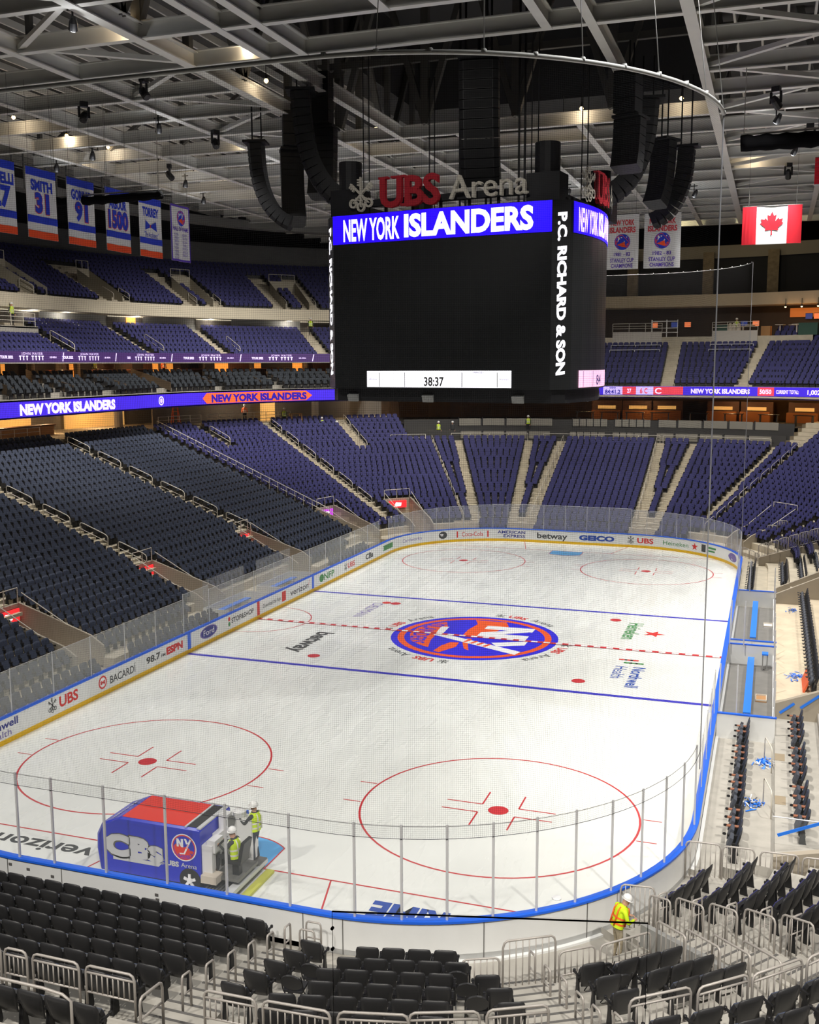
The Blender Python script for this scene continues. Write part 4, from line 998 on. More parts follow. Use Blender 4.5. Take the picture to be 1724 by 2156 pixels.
for x0, x1, yr, lab in ((3.55, 5.72, '1981 - 82', 'white championship banner partly hidden by the scoreboard'), (6.07, 8.46, '1982 - 83', 'white championship banner right of its twin, below the slim speaker column')):
    w = x1-x0; t, fn = hang('banner', lab, 'banner', ((x0+x1)/2, 20, 24.46), (1, 0), w, 3.6, 'championship banners'); g = nsc(fn, w)
    b = MB(); put_text(b, 'NEW YORK', w*.72, .36, g, .006, 0, .04, cv=-.52); put_text(b, 'ISLANDERS', w*.8, .36, g, .006, 0, .04, cv=-1.0)
    put_text(b, yr, w*.5, .24, g, .006, 1, .02, cv=-2.6); put_text(b, 'STANLEY CUP', w*.72, .26, g, .006, 1, .02, cv=-3.0); put_text(b, 'CHAMPIONS', w*.66, .26, g, .006, 1, .02, cv=-3.36); b.build('lettering', [BRED, BP], t)
    b = MB(); team_logo(b, .52, g, 0, -1.8, .004, dw=.0015); b.build('emblem', [BB, BO, M_W], t)
t, fn = hang('flag', 'red and white maple leaf flag hanging at right', 'flag', (14.12, 20, 24.53), (1, 0), 3.62, 2.38, wave=.1)
for u0, u1 in ((-.5, -.26), (.26, .5)):
    b = MB()
    for i in range(4):
        a, c = u0+(u1-u0)*i/4, u0+(u1-u0)*(i+1)/4; b.add([fn(a, -2.38, .006), fn(c, -2.38, .006), fn(c, 0, .006), fn(a, 0, .006)], [(0, 1, 2, 3)])
    b.build('red_panel', FR_, t)
HL = [(0, 1), (.16, .68), (.36, .78), (.27, .3), (.5, .54), (.57, .42), (.86, .48), (.77, .22), (.9, .13), (.47, -.2), (.52, -.38), (.04, -.32), (.05, -.72)]
leaf = HL+[(-x, y) for x, y in HL[::-1][:-1]]
b = MB(); g = nsc(fn, 3.62); c0 = (0, -.1); S2 = .86
pts = [(x*S2*.92, -1.2+y*S2) for x, y in leaf]
bm = bmesh.new(); vs = [bm.verts.new((x, y, 0)) for x, y in pts]; fc = bm.faces.new(vs); bmesh.ops.triangulate(bm, faces=[fc])
bm.verts.index_update(); b.add([g(v.co.x, v.co.y, .006) for v in bm.verts], [tuple(v.index for v in f.verts) for f in bm.faces]); bm.free()
b.build('maple_leaf', FR_, t)
t, fn = hang('flag', 'striped flag edge at right picture border', 'flag', (17.6, 14, 26.3), (1, 0), 2.4, 1.6, wave=.1)
stripes(t, fn, [(-.12-.25*i-.12, -.25*i, 0) for i in range(6)], [FR_])
# rolled black drapes on trusses
def drape(label, a, c, h):
    t = thing('rolled_drape', label, 'drape', a)
    a, c = Vector(a), Vector(c); d = c-a; b = MB()
    N = 24; r = h/2
    b.tube([d*(i/N)+Vector((0, 0, -.06*sin(pi*i/N)+.02*sin(i*2.1))) for i in range(N+1)], [r*(.92+.08*sin(i*1.9)) for i in range(N+1)], 10); b.build('drape', BLKF, t, True)
    b = MB(); b.tube([(0, 0, h*.5), tuple(d+Vector((0, 0, h*.5)))], .05, 5)
    for q in (.02, .5, .98): b.tube([tuple(d*q+Vector((0, 0, h*.5))), tuple(d*q+Vector((0, 0, 28.1-a.z)))], .02, 4)
    b.build('pipe', STEEL, t)
drape('black rolled drape crossing the left banners', (-21.9, -5, 23.18), (-15.3, -5, 23.22), .48)
drape('thick black rolled drape hanging at upper right', (12.75, 0, 24.7), (19.5, 0, 24.8), .78)
# ---------------------------------------------------------------- safety nets
def net_mat():
    M = bpy.data.materials.new('net_cord'); M.use_nodes = True; nt = M.node_tree; nt.nodes.clear()
    out = nt.nodes.new('ShaderNodeOutputMaterial'); mx = nt.nodes.new('ShaderNodeMixShader'); tr = nt.nodes.new('ShaderNodeBsdfTransparent'); df = nt.nodes.new('ShaderNodeBsdfDiffuse'); df.inputs[0].default_value = (.02, .02, .022, 1)
    uv = nt.nodes.new('ShaderNodeUVMap'); sp = nt.nodes.new('ShaderNodeSeparateXYZ'); nt.links.new(uv.outputs[0], sp.inputs[0]); prev = None
    for ax in (0, 1):
        dv = nt.nodes.new('ShaderNodeMath'); dv.operation = 'DIVIDE'; dv.inputs[1].default_value = .05; nt.links.new(sp.outputs[ax], dv.inputs[0])
        fr = nt.nodes.new('ShaderNodeMath'); fr.operation = 'FRACT'; nt.links.new(dv.outputs[0], fr.inputs[0])
        lt = nt.nodes.new('ShaderNodeMath'); lt.operation = 'LESS_THAN'; lt.inputs[1].default_value = .055; nt.links.new(fr.outputs[0], lt.inputs[0])
        if prev is None: prev = lt
        else:
            m2 = nt.nodes.new('ShaderNodeMath'); m2.operation = 'MAXIMUM'; nt.links.new(prev.outputs[0], m2.inputs[0]); nt.links.new(lt.outputs[0], m2.inputs[1]); prev = m2
    nt.links.new(prev.outputs[0], mx.inputs[0]); nt.links.new(tr.outputs[0], mx.inputs[1]); nt.links.new(df.outputs[0], mx.inputs[2]); nt.links.new(mx.outputs[0], out.inputs[0])
    return M
NET = net_mat(); ROPE = mat('net_rope', (150, 150, 154), .6)
def safety_net(label, s0, s1, z0, z1, d, both):
    S = samp(s0, s1, 4.0); x0, y0 = PP(S[0], d)
    t = thing('safety_net', label, 'safety net', (0, 0, z1)); V = []; UV = []; acc = 0; last = None
    for s in S:
        p = PP(s, d)
        if last: acc += hypot(p[0]-last[0], p[1]-last[1])
        last = p; V += [(p[0], p[1], z0-z1), (p[0], p[1], 0)]; UV += [(acc, z0), (acc, z1)]
    me = bpy.data.meshes.new('net'); F = [(2*i, 2*i+2, 2*i+3, 2*i+1) for i in range(len(S)-1)]; me.from_pydata(V, [], F); me.materials.append(NET)
    ul = me.uv_layers.new(name='UVMap')
    for p in me.polygons:
        for li in p.loop_indices: ul.data[li].uv = UV[me.loops[li].vertex_index]
    link('net', me, t)
    b = MB(); b.tube([PP(s, d)+(0.03,) for s in S], .055 if both else .018, 8)
    for i, s in enumerate(S[::2]):
        p = PP(s, d); b.box((p[0], p[1], .06), (.1, .1, .1) if both else (.07, .07, .09))
        if both and i % 2 == 0: b.tube([(p[0], p[1], .05), (p[0]*.93, p[1]*.93, 28.3-z1)], .012, 4)
    b.build('curtain_rail', mat('rail_white', (208, 208, 206), .45) if both else mat('rail_dim', (120, 120, 120), .5), t, True)
    b = MB(); b.tube([PP(s, d)+(z0-z1,) for s in S], .008, 4); b.build('bottom_cord', mat('net_cord_dark', (60, 60, 64), .8), t)
    b = MB()
    for s in ((S[0],) if both else (S[-1],)): p = PP(s, d); b.tube([(p[0], p[1], z0-z1-.6), (p[0], p[1], 0)], .022, 6)
    b.build('edge_rope', ROPE, t)
safety_net('fine black safety net hanging on a curved rail above the near glass', SR1, SN1+4, 3.2, 21.3, .14, True)
safety_net('fine black safety net hanging above the far end glass', SF0-6, SR0-1.2, 2.9, 21.3, .14, False)
# ---------------------------------------------------------------- small ceiling lamps
BULBW = mat('bulb_warm', (255, 208, 140), .4, emit=4.5); BULBC = mat('bulb_cool', (236, 240, 255), .4, emit=4.0)
WL = [(-11.4, -13.7, 28.8), (-8.2, -8.8, 28.8), (-10.2, -3.0, 28.8), (-27.5, -0.9, 28.8), (-27.7, 4.2, 28.8), (-27.4, 8.1, 28.8), (-29.2, 9.5, 28.8), (-27.4, 14.1, 28.8), (-27.4, 18.9, 28.8), (-27.4, 23.4, 28.8), (-17.7, 8.6, 28.8), (-8.9, 9.1, 28.8), (2.4, 10.2, 28.8), (3.8, 8.3, 28.8), (9.3, 7.9, 28.8), (12.7, 25.7, 28.8)]
CL = [(-11.4, -17.0, 27.4), (-26.3, 4.8, 27.4), (-18.2, -0.4, 27.4), (-26.3, 15.8, 27.4), (-29.0, 23.0, 27.4), (-14.6, 10.3, 27.4), (-18.2, 12.2, 27.4), (8.2, 33.4, 27.4), (15.2, 18.6, 27.4), (14.2, 9.0, 27.4), (-31.0, 7.4, 27.4), (-0.9, 29.3, 27.4)]
for i, p in enumerate(WL):
    t = thing('work_lamp', f'small warm bulb lamp under the roof, {ordn(i)} counting from the near left', 'lamp', p, 0, 'warm roof lamps')
    b = MB(); b.lathe([(.03, .35), (.05, .1), (.1, .05)], n=8); b.tube([(0, 0, .3), (0, 0, 1.2)], .02, 4); b.build('housing', BLK, t)
    b = MB(); b.lathe([(.02, -.12), (.1, -.06), (.12, 0), (.08, .08)], n=10); b.build('bulb', BULBW, t, True)
    lamp('POINT', 'work_lamp_glow', (p[0], p[1], p[2]-.3), 18, (1, .8, .55), .12)
for i, p in enumerate(CL):
    t = thing('spot_lamp', f'black stage spotlight with a white lens, {ordn(i)} counting from the near left', 'lamp', p, 0, 'white roof spotlights')
    R = Matrix.Rotation(radians(35), 3, 'X') @ Matrix.Rotation(radians(25), 3, 'Y'); ax = R @ Vector((0, 0, 1))
    b = MB(); b.lathe([(.1, .5), (.16, .3), (.19, 0)], n=10, axis=ax); b.tube([(0, 0, .3), (0, 0, .9)], .04, 5); b.box((0, 0, .75), (.5, .06, .06)); b.build('housing', BLK, t)
    b = MB(); b.lathe([(.17, -.01), (.1, -.05)], n=10, axis=ax); b.build('lens', BULBC, t)
    lamp('POINT', 'spot_lamp_glow', (p[0]+.05, p[1]-.1, p[2]-.35), 26, (.95, .97, 1), .12)
BH_ = [(-24, -10), (-22, -14), (-19, -6), (-16, 2), (-13.5, -9), (-24, 10), (-20, 16), (14.2, 3), (16, 12), (15, 24)]
for i, (x, y) in enumerate(BH_):
    t = thing('moving_light', f'black unlit moving-head light clamped under the beams, {ordn(i)} from the near left', 'lamp', (x, y, 27.9), .4*i, 'unlit moving lights')
    b = MB(); b.box((0, 0, -.2), (.4, .3, .25)); b.build('base', BLK, t)
    b = MB(); b.beam((-.24, 0, -.3), (-.24, 0, -.85), .06, .12); b.beam((.24, 0, -.3), (.24, 0, -.85), .06, .12); b.build('yoke', BLK, t)
    b = MB(); b.lathe([(.14, .3), (.2, .1), (.2, -.3), (.15, -.36)], (0, 0, -.8), 10, axis=(.3, .6, .7)); b.build('head', BLK, t)
# ---------------------------------------------------------------- ribbon boards
def rfn(s0, z0, d):
    def f(u, v, w=0):
        k = RC/(RC+d) if (CY < s0 < SF0 or SF1 < s0 < SR0) else 1.0
        x, y, a, c = PN(s0+u*k); q = d-.03-w; return (x+a*q, y+c*q, z0+v)
    return f
RIB = mat('ribbon_blue', (60, 36, 200), .4, emit=0.465); RIBV = mat('ribbon_violet', (66, 44, 96), .4, emit=0.279); RIBT = mat('ribbon_text', (226, 206, 255), .4, emit=0.62)
RIBO = mat('ribbon_orange', (246, 92, 44), .4, emit=0.496); RIBR = mat('ribbon_red', (214, 60, 78), .4, emit=0.496); RIBL = mat('ribbon_lilac', (196, 176, 240), .4, emit=0.558); RIBD = mat('ribbon_dark', (40, 24, 150), .4, emit=0.372)
DL, DU = 20.42, 22.86
rl = thing('ribbon_board', 'blue glowing ribbon board reading NEW YORK ISLANDERS along the left suites', 'ribbon board', PP(10, DL)+(11.1,))
def wchild(mb, name, mats, root):
    o = mb.build(name, mats, root); o.matrix_parent_inverse = Matrix.Translation(root.location).inverted(); return o
b = MB(); band(b, -10, SL, [(DL, 11.12), (DL, 12.14), (DL+.3, 12.14), (DL+.3, 11.12)], 0, 3.0, True); wchild(b, 'display', RIB, rl)
b = MB(); k2 = (RC+DL)/RC
put_text(b, 'NEW YORK ISLANDERS', 10.9, .72, rfn(10.75, 11.63, DL), .01, 0, .06)
put_text(b, 'NEW YORK ISLANDERS', 3.25*k2, .66, rfn(25.75, 11.63, DL), .02, 2, .06)
b.flat([(-1.85*k2, 0), (-1.7*k2, -.46), (-1.7*k2, .46)][::1], rfn(25.65, 11.63, DL), .01, 1)
for i in range(16): a = -1.7*k2+i*3.4*k2/16; c = a+3.4*k2/16; b.flat([(a, -.46), (c, -.46), (c, .46), (a, .46)], rfn(25.65, 11.63, DL), .01, 1)
b.flat([(1.7*k2, -.46), (1.9*k2, 0), (1.7*k2, .46)], rfn(25.65, 11.63, DL), .01, 1)
ring(b, .28, .38, rfn(22.15, 11.63, DL), .01, 0, 20); b.flat(circle_poly(.2, 14), rfn(22.15, 11.63, DL), .01, 3)
wchild(b, 'ribbon_lettering', [RIBT, RIBO, RIBD, RIBL], rl)
ru = thing('ribbon_board', 'dim violet ribbon board with small tour lettering under the mezzanine seats', 'ribbon board', PP(10, DU)+(14.75,))
b = MB(); band(b, -10, SL, [(DU, 14.78), (DU, 15.6), (DU+.3, 15.6), (DU+.3, 14.78)], 0, 3.0, True); wchild(b, 'display', RIBV, ru)
b = MB(); ku = (RC+DU)/RC
for c in (-3.0, 3.2, 9.95, 16.4, 21.5): pass
for s, sc in ((9.9, 1.0), (16.6, 1.0), (22.55, 1), (24.8, 1), (27.0, 1)):
    f = rfn(s, 15.18, DU); put_text(b, 'JOHN MAYER', 2.3, .17, f, .01, 0, 0, 1.2, cv=.25)
    for i in range(7):
        u = -1.3+.36*i+(.25 if i > 2 else 0); b.flat([(u-.12, .02), (u+.12, .02), (u+.12, .1), (u-.12, .1)], f, .01, 0); b.flat([(u-.05, -.22), (u+.05, -.22), (u+.05, .02), (u-.05, .02)], f, .01, 0)
    put_text(b, 'TOUR 2022', 1.3, .2, f, .01, 0, .05, cu=-2.7, cv=0); put_text(b, 'UBS ARENA', .8, .12, f, .01, 0, .02, cu=2.3, cv=0)
    b.flat([(3.35, -.3), (3.45, -.3), (3.6, .35), (3.5, .35)], f, .01, 0)
wchild(b, 'ribbon_lettering', [RIBT], ru)
rf = thing('ribbon_board', 'blue and red glowing ribbon board across the far end balcony', 'ribbon board', PP(SF0+4.4, DL)+(11.4,))
b = MB(); band(b, sarc(-30), SR0+4, [(DL, 11.5), (DL, 12.33), (DL+.3, 12.33), (DL+.3, 11.5)], 0, 3.0, True); wchild(b, 'display', RIB, rf)
b = MB()
def rblock(s0, s1, m):
    S = samp(s0, s1, 3)
    for p, q in zip(S, S[1:]):
        P = [PP(p, DL-.04)+(11.53,), PP(q, DL-.04)+(11.53,), PP(q, DL-.04)+(12.3,), PP(p, DL-.04)+(12.3,)]; b.add(P, [(0, 1, 2, 3)], m)
rblock(38.63, 40.5, 3); rblock(40.5, 41.8, 1); rblock(41.8, 43.45, 3); rblock(43.45, 44.8, 1); rblock(46.85, 47.3, 1)
def rt(t, s, w, h, m, dz=0, bold=.03): put_text(b, t, w, h, rfn(s, 11.915+dz, DL-.03), .02, m, bold)
rt('84:41.2', 39.55, 1.5, .4, 2, -.1); rt('ooo', 39.55, .6, .12, 2, .28); rt('27', 41.15, .4, .4, 0); rt('6', 42.3, .25, .5, 1); rt('C', 42.75, .3, .5, 1); rt('C', 43.9, .6, .55, 0)
k3 = (RC+DL)/RC; rt('NEW YORK ISLANDERS', 45.83, 1.62*k3, .42, 0, 0, .05); rt('50/50', 47.07, .32*k3, .4, 0); rt('CURRENT TOTAL:', 47.67, .62*k3, .34, 0); rt('1,002', 48.4, .36*k3, .42, 0)
wchild(b, 'ribbon_lettering', [RIBT, RIBR, RIBD, RIBL], rf)
# ---------------------------------------------------------------- suites and concourses behind the ribbons
WARM = mat('lit_wall_warm', (236, 150, 62), .7, emit=0.527); WARM2 = mat('lit_wall_amber', (214, 164, 92), .7, emit=0.434); DOORW = mat('door_wood', (92, 58, 36), .6, noise=.2, scale=3); CURT = mat('suite_dark', (40, 30, 24), .8)  # warm lamp light on the lit walls is put in as emission
def wallbox(mb, s0, s1, d, z0, z1, th=.1, m=0):
    band(mb, s0, s1, [(d, z0), (d, z1), (d+th, z1), (d+th, z0)], m, 3, True)
edges = [-8, -5.5, -3, -.2, 2.5, 5, 7.2, 9.6, 12, 14.2, 14.7, 17.2, 18.2, 21.7, 22.1, 22.35, 22.9, 23.9, 24.2, 24.45, 25.0, 25.2, 26.1, 26.45, 27.0, 27.3, 28.1, 28.35, 29.5]
kinds = 'dwcdwcdwcwcdcdwcdcdwdcwdwcwd'
b = MB()
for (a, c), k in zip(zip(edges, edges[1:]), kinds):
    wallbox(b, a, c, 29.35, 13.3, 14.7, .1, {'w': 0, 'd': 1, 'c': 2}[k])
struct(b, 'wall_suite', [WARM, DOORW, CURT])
for i, s in enumerate((4.0, 11.0, 18.8, 22.5, 24.0, 26.3, 28.0)):
    x, y = PP(s, 27.2); lamp('POINT', 'suite_lamp', (x, y, 14.45), 55, (1, .62, .3), .15)
for i, s in enumerate((-2.0, 8, 17.3, 22.2, 23.4, 24.9, 27.0)):   # bar counters in the suites
    x, y, a, c = PN(s); t = thing('suite_counter', f'small lit counter in the suite row, {ordn(i)} from the left', 'counter', (x+a*26.2, y+c*26.2, 13.35), atan2(a, -c), 'suite counters')
    b = MB(); b.box((0, 0, .4), (2.6, .5, .8)); b.build('cabinet', DOORW, t)
    b = MB(); b.box((0, 0, .83), (2.8, .65, .06)); b.build('worktop', mat('counter_top', (224, 130, 84), .4), t)
for i, s in enumerate((5.5, 12, 18.6, 22.8, 24.3, 26.0)):   # glass cheek walls between the suites
    x, y, a, c = PN(s); b = MB(); t = thing('suite_divider', f'low sloping divider between suite seats, {ordn(i)} from the left', 'divider', (x+a*21, y+c*21, 12.3), 0, 'suite dividers')
    P = [(a*q, c*q, z) for q, z in ((0, .1), (4.2, 1.3), (4.2, 2.0), (0, .8))]; P2 = [(p[0]+.06*c, p[1]-.06*a, p[2]) for p in P]; b.hexa(P+P2); b.build('panel', mat('divider_bronze', (86, 72, 56), .5), t)
b = MB()
for s in (-6, 0.5, 7.2, 12.4, 17.2, 20.6, 22.2, 23.4, 24.6, 25.7, 27.0, 28.4): x, y, a, c = PN(s); b.lathe([(.28, 13.3), (.28, 14.75)], (x+a*28.9, y+c*28.9, 0), 8)
struct(b, 'wall_column', mat('suite_column', (98, 84, 68), .7))
b = MB(); wallbox(b, sarc(-30), sarcr(60), 29, 8.6, 8.62, .1)
# mezzanine door openings
b = MB()
for a, c in ((12.2, 15.0), (20.75, 23.4), (24.25, 25.75), (26.5, 28.4)): pass
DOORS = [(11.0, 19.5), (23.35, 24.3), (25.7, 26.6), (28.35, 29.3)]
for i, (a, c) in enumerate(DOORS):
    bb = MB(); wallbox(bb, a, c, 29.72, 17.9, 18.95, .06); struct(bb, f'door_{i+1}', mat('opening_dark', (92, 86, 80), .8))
    bb = MB(); wallbox(bb, a, c, 29.6, 18.92, 19.0, .1); struct(bb, f'trim_{i+4}', mat('lit_lintel', (236, 226, 200), .6, emit=0.31))
bb = MB(); wallbox(bb, 23.85, 24.1, 29.66, 17.9, 18.9, .05); struct(bb, 'door_5', WARM)
bb = MB(); wallbox(bb, -8, 15.2, 26.4, 16.6, 17.55, .2); wallbox(bb, -8, 15.2, 26.4, 17.4, 17.5, 3.4); struct(bb, 'floor_platform', mat('pale_parapet', (168, 164, 156), .7))
for s in (5, 12, 18, 22, 24, 26, 28): x, y = PP(s, 29.0); lamp('POINT', 'lintel_lamp', (x, y, 18.8), 34, (1, .94, .84), .12)
# left concourse under the suites
bb = MB(); wallbox(bb, 2, 14, 31.3, 9.0, 11.0, .1, 0); wallbox(bb, 14, 19.8, 31.3, 9.0, 11, .1, 0); wallbox(bb, 22.4, 24.0, 31.2, 9.0, 10.9, .1, 0); wallbox(bb, 26.9, 27.3, 26.5, 8.9, 10.9, .1, 0); struct(bb, 'wall_kiosk', WARM2)
bb = MB(); wallbox(bb, 24.0, 27.0, 27.4, 8.9, 11.1, .15); wallbox(bb, 27.3, sarc(-40), 27.4, 8.9, 11.1, .15); struct(bb, 'wall_concourse_2', mat('concourse_panel', (120, 112, 104), .75, noise=.08, scale=.5))
for s in (22.75, 28.4): x, y = PP(s, 26.6); bb = MB(); bb.lathe([(.38, 8.9), (.38, 11.2)], (x, y, 0), 12); struct(bb, 'wall_column', mat('white_column', (186, 180, 172), .6))
for s, d in ((-4, 29), (6, 29), (13, 28.5), (18, 28.5), (22.9, 29)): x, y = PP(s, d); lamp('POINT', 'concourse_lamp', (x, y, 10.7), 130, (1, .66, .36), .2)
for s in (26, 27.2, 29.5, 31.5): x, y = PP(s, 25); lamp('POINT', 'concourse_lamp', (x, y, 10.8), 40, (1, .8, .58), .2)
# bar on the left concourse
x0, y0 = PP(12.5, 27.6); t = thing('bar_counter', 'curved lit bar counter on the left concourse', 'bar', (x0, y0, 9.0)); bb = MB(); wallbox(bb, 7.0, 18.0, 27.6, 9.0, 9.75, .6); wchild(bb, 'front_panel', mat('bar_front', (196, 150, 104), .6), t)
bb = MB(); wallbox(bb, 6.9, 18.1, 27.45, 9.75, 9.85, .9); wchild(bb, 'worktop', DOORW, t)
# far lounge and bar
for i, (th, pw) in enumerate(((-20, 35), (-8, 30), (4, 50), (10, 60), (16, 55), (24, 60), (30, 110))):
    s = SF1-4.4+th*.5 if th < 5 else sarcr(th); x, y = PP(s, 28); lamp('POINT', 'lounge_lamp', (x, y, 10.6), pw, (1, .62, .28), .2)
for i, s in enumerate((SF0+2.2, SF0+5.5, SF0+8.5, sarcr(8), sarcr(13), sarcr(20))):
    x, y, a, c = PN(s); t = thing('lounge_bar', f'lit wooden back bar behind far end boxes, {ordn(i)} from the left', 'bar', (x+a*30.5, y+c*30.5, 8.6), atan2(a, -c), 'far lounge bars')
    bb = MB(); bb.box((0, 0, 1.0), (3.2, .5, 2.0)); bb.build('back_panel', DOORW, t)
    bb = MB(); bb.box((0, .26, 1.3), (1.9, .03, .35)); bb.build('lit_shelf', WARM2, t)
    bb = MB(); bb.box((0, .9, .5), (3.0, .5, 1.0)); bb.build('counter', mat('counter_wood', (150, 92, 48), .5), t)
for tier, (dd, z, n) in enumerate(((dk(18)+1.04, 7.15, 22), (dk(18)+2.64, 8.35, 22))):
    for i in range(n):
        s0 = sarc(-22)+(sarcr(22)-sarc(-22))*i/n; s1 = sarc(-22)+(sarcr(22)-sarc(-22))*(i+.92)/n
        if i % 6 == 4: continue
        t = thing('box_front', f'grey glass-fronted box panel, {ordn(i)} from left in the {"lower" if tier == 0 else "upper"} tier', 'panel', PP(s0, dd)+(z,), 0, 'far box fronts')
        bb = MB(); band(bb, s0, s1, [(dd-.12, z), (dd-.12, z+.72), (dd-.08, z+.72), (dd-.08, z)], 0, 4, True); wchild(bb, 'pane', mat('box_pane', (140, 136, 126), .35), t)
        bb = MB(); p = PP(s0, dd-.1); bb.box((p[0], p[1], z+.4), (.08, .08, .85)); wchild(bb, 'post', BLK, t)
for i, s in enumerate((SF0+1, SF0+3.5, SF0+6, SF0+8.5, sarcr(6), sarcr(12), sarcr(18), sarcr(24))):
    x, y, a, c = PN(s); t = thing('high_table', f'dark high table with stools behind the far boxes, {ordn(i)} from the left', 'table', (x+a*23.6, y+c*23.6, 8.6), atan2(a, -c), 'far lounge tables')
    bb = MB(); bb.box((0, 0, 1.05), (1.9, .5, .06)); bb.build('tabletop', BLK, t); bb = MB()
    for q in (-.8, .8): bb.box((q, 0, .5), (.06, .4, 1.0))
    bb.build('leg', BLK, t)
# far balcony bar: fascia lamps, screens, furniture
for i in range(5):
    s = sarcr(16.2+2.3*i); x, y = PP(s, 31.0); t = thing('spot_lamp', f'small warm track spotlight over the far bar, {ordn(i)} from left', 'lamp', (x, y, 20.2), 0, 'far bar spotlights')
    bb = MB(); bb.tube([(0, 0, 0), (0, 0, .7)], .03, 5); bb.lathe([(.08, .12), (.11, -.1)], n=8); bb.build('housing', BLK, t); bb = MB(); bb.lathe([(.1, -.1), (.06, -.2)], n=8); bb.build('bulb', BULBW, t)
    lamp('POINT', 'bar_lamp', (x, y-.2, 19.7), 18, (1, .55, .2), .1)
bb = MB(); wallbox(bb, sarcr(15.5), sarcr(25), 34.6, 19.2, 20.1, .2); struct(bb, 'trim_12', mat('amber_panel', (214, 120, 50), .6, emit=0.217))
SCRB = mat('screen_blue', (40, 56, 120), .4, emit=0.434); SCRO = mat('screen_orange', (230, 120, 70), .4, emit=0.496); SCRR = mat('screen_red', (150, 24, 40), .4, emit=0.372)
for i, (th, m) in enumerate(((-2.3, SCRO), (-.2, SCRB), (1.6, SCRO), (9.4, SCRB), (11, SCRO), (18.1, SCRB), (19.2, SCRO), (20.2, SCRR), (25.4, SCRB), (26.5, SCRO), (27.5, SCRR))):
    s = sarcr(th) if th > 0 else SF1+th; x, y, a, c = PN(s); t = thing('menu_screen', f'glowing menu screen on the far bar wall, {ordn(i)} from the left', 'screen', (x+a*34.5, y+c*34.5, 18.3 if th < 12 else 18.9), atan2(a, -c), 'menu screens')
    bb = MB(); bb.box((0, 0, .35), (.72, .08, .62)); bb.build('frame', BLK, t); bb = MB(); bb.box((0, .05, .35), (.66, .02, .54)); bb.build('display', m, t)
TBL = mat('pale_table', (206, 196, 182), .6); GRN = mat('bin_green', (28, 74, 58), .5); KRAFT = mat('carton', (176, 132, 88), .8)
def simple(name, label, cat, s, d, z, parts, group=None):
    x, y, a, c = PN(s); t = thing(name, label, cat, (x+a*d, y+c*d, z), atan2(a, -c), group)
    for pn, mt, boxes in parts:
        bb = MB()
        for q in boxes: bb.box(*q)
        bb.build(pn, mt, t)
    return t
for i, (th, d) in enumerate(((10.3, 31), (11.6, 30), (16.2, 29.5), (17.5, 31), (18.8, 29.2))):
    simple('high_table', f'pale bar table on the far balcony, {ordn(i)} from the left', 'table', sarcr(th), d, 17.2, [('tabletop', TBL, [((0, 0, 1.08), (.8, .8, .06))]), ('pedestal', TBL, [((0, 0, .54), (.1, .1, 1.05)), ((0, 0, .03), (.5, .5, .05))])], 'balcony tables')
simple('scaffold', 'white scaffold frame on the far balcony next to the scoreboard', 'scaffold', SF1-.7, 29.2, 17.2, [('frame', M_W, [((-1.3, 0, .9), (.06, .06, 1.8)), ((1.3, 0, .9), (.12, .12, 1.8)), ((-.2, 0, .9), (.1, .1, 1.8)), ((0, 0, 1.65), (2.7, .08, .08)), ((0, 0, .5), (2.7, .4, .08)), ((0, 0, .95), (2.7, .08, .06))])])
for i, th in enumerate((8.0, 20.3, 21.6)):
    simple('waste_bin', f'dark green bin on the far balcony, {ordn(i)} from the left', 'bin', sarcr(th), 28.6, 17.2, [('body', GRN, [((0, 0, .55), (1.0, .8, 1.1))]), ('lid', GRN, [((0, 0, 1.13), (1.06, .86, .08))])], 'green bins')
for i, th in enumerate((9.2, 9.8, 10.5)):
    x, y = PP(sarcr(th), 28.2); t = thing('wrapped_roll', f'white wrapped roll standing behind the balcony rail, {ordn(i)} from the left', 'roll', (x, y, 17.2), 0, 'wrapped rolls'); bb = MB(); bb.lathe([(.28, 0), (.2, 1.1), (.1, 1.3)], n=10); bb.build('wrap', TBL, t)
simple('carton', 'brown carton on the far balcony floor', 'carton', sarcr(14), 30, 17.2, [('box', KRAFT, [((0, 0, .5), (.9, .7, 1.0))])])
bb = MB()
wallbox(bb, SF0+3, 4.5+CX+SF0-.9, fd(8)-.1, 16.5, 17.75, .1); wallbox(bb, 4.5+CX+SF0+.9, sarcr(13.6), fd(8)-.1, 16.5, 17.75, .1); struct(bb, 'trim_13', mat('white_parapet', (196, 190, 182), .6))
# ---------------------------------------------------------------- railings
RAIL = mat('galvanised_rail', (214, 208, 196), .5); RAILN = mat('satin_rail', (178, 172, 166), .4, metal=.15)
def loop_rail(label, group, pts, r=.028, mid=True, name='handrail', m=None):
    """pts: floor points along the run; rounded loop with a middle bar"""
    m = m or RAIL; P = [Vector(p) for p in pts]; o = P[0]; t = thing(name, label, 'handrail', o, 0, group)
    a, c = Vector((0, 0, 0)), P[-1]-o; H = Vector((0, 0, .92)); b = MB(); d = (c-a); k = .12
    b.tube([a, a+H*.86, a+H*.96+d*k*.3, a+H+d*k, c+H-d*k, c+H*.96-d*k*.3, c+H*.86, c], r, 6); b.build('rail', m, t, True)
    if mid: b = MB(); b.tube([a+H*.55, c+H*.55], r*.8, 5); b.build('middle_bar', m, t, True)
    return t
def sp(s, d, z): return PP(s, d)+(z,)
n0 = 0
for s, k0, ct, nm in ((12.55, 22.6, 6, 'second stairs of the left bank'), (-.55, 22.6, 6, 'first stairs of the left bank')):
    for i in range(ct):
        ka = k0-3.15*i; kb = ka-2.3
        loop_rail(f'steel handrail on the {nm}, {ordn(i)} from the top', 'left bank handrails', [sp(s, dk(kb), zk(kb)), sp(s, dk(ka), zk(ka))])
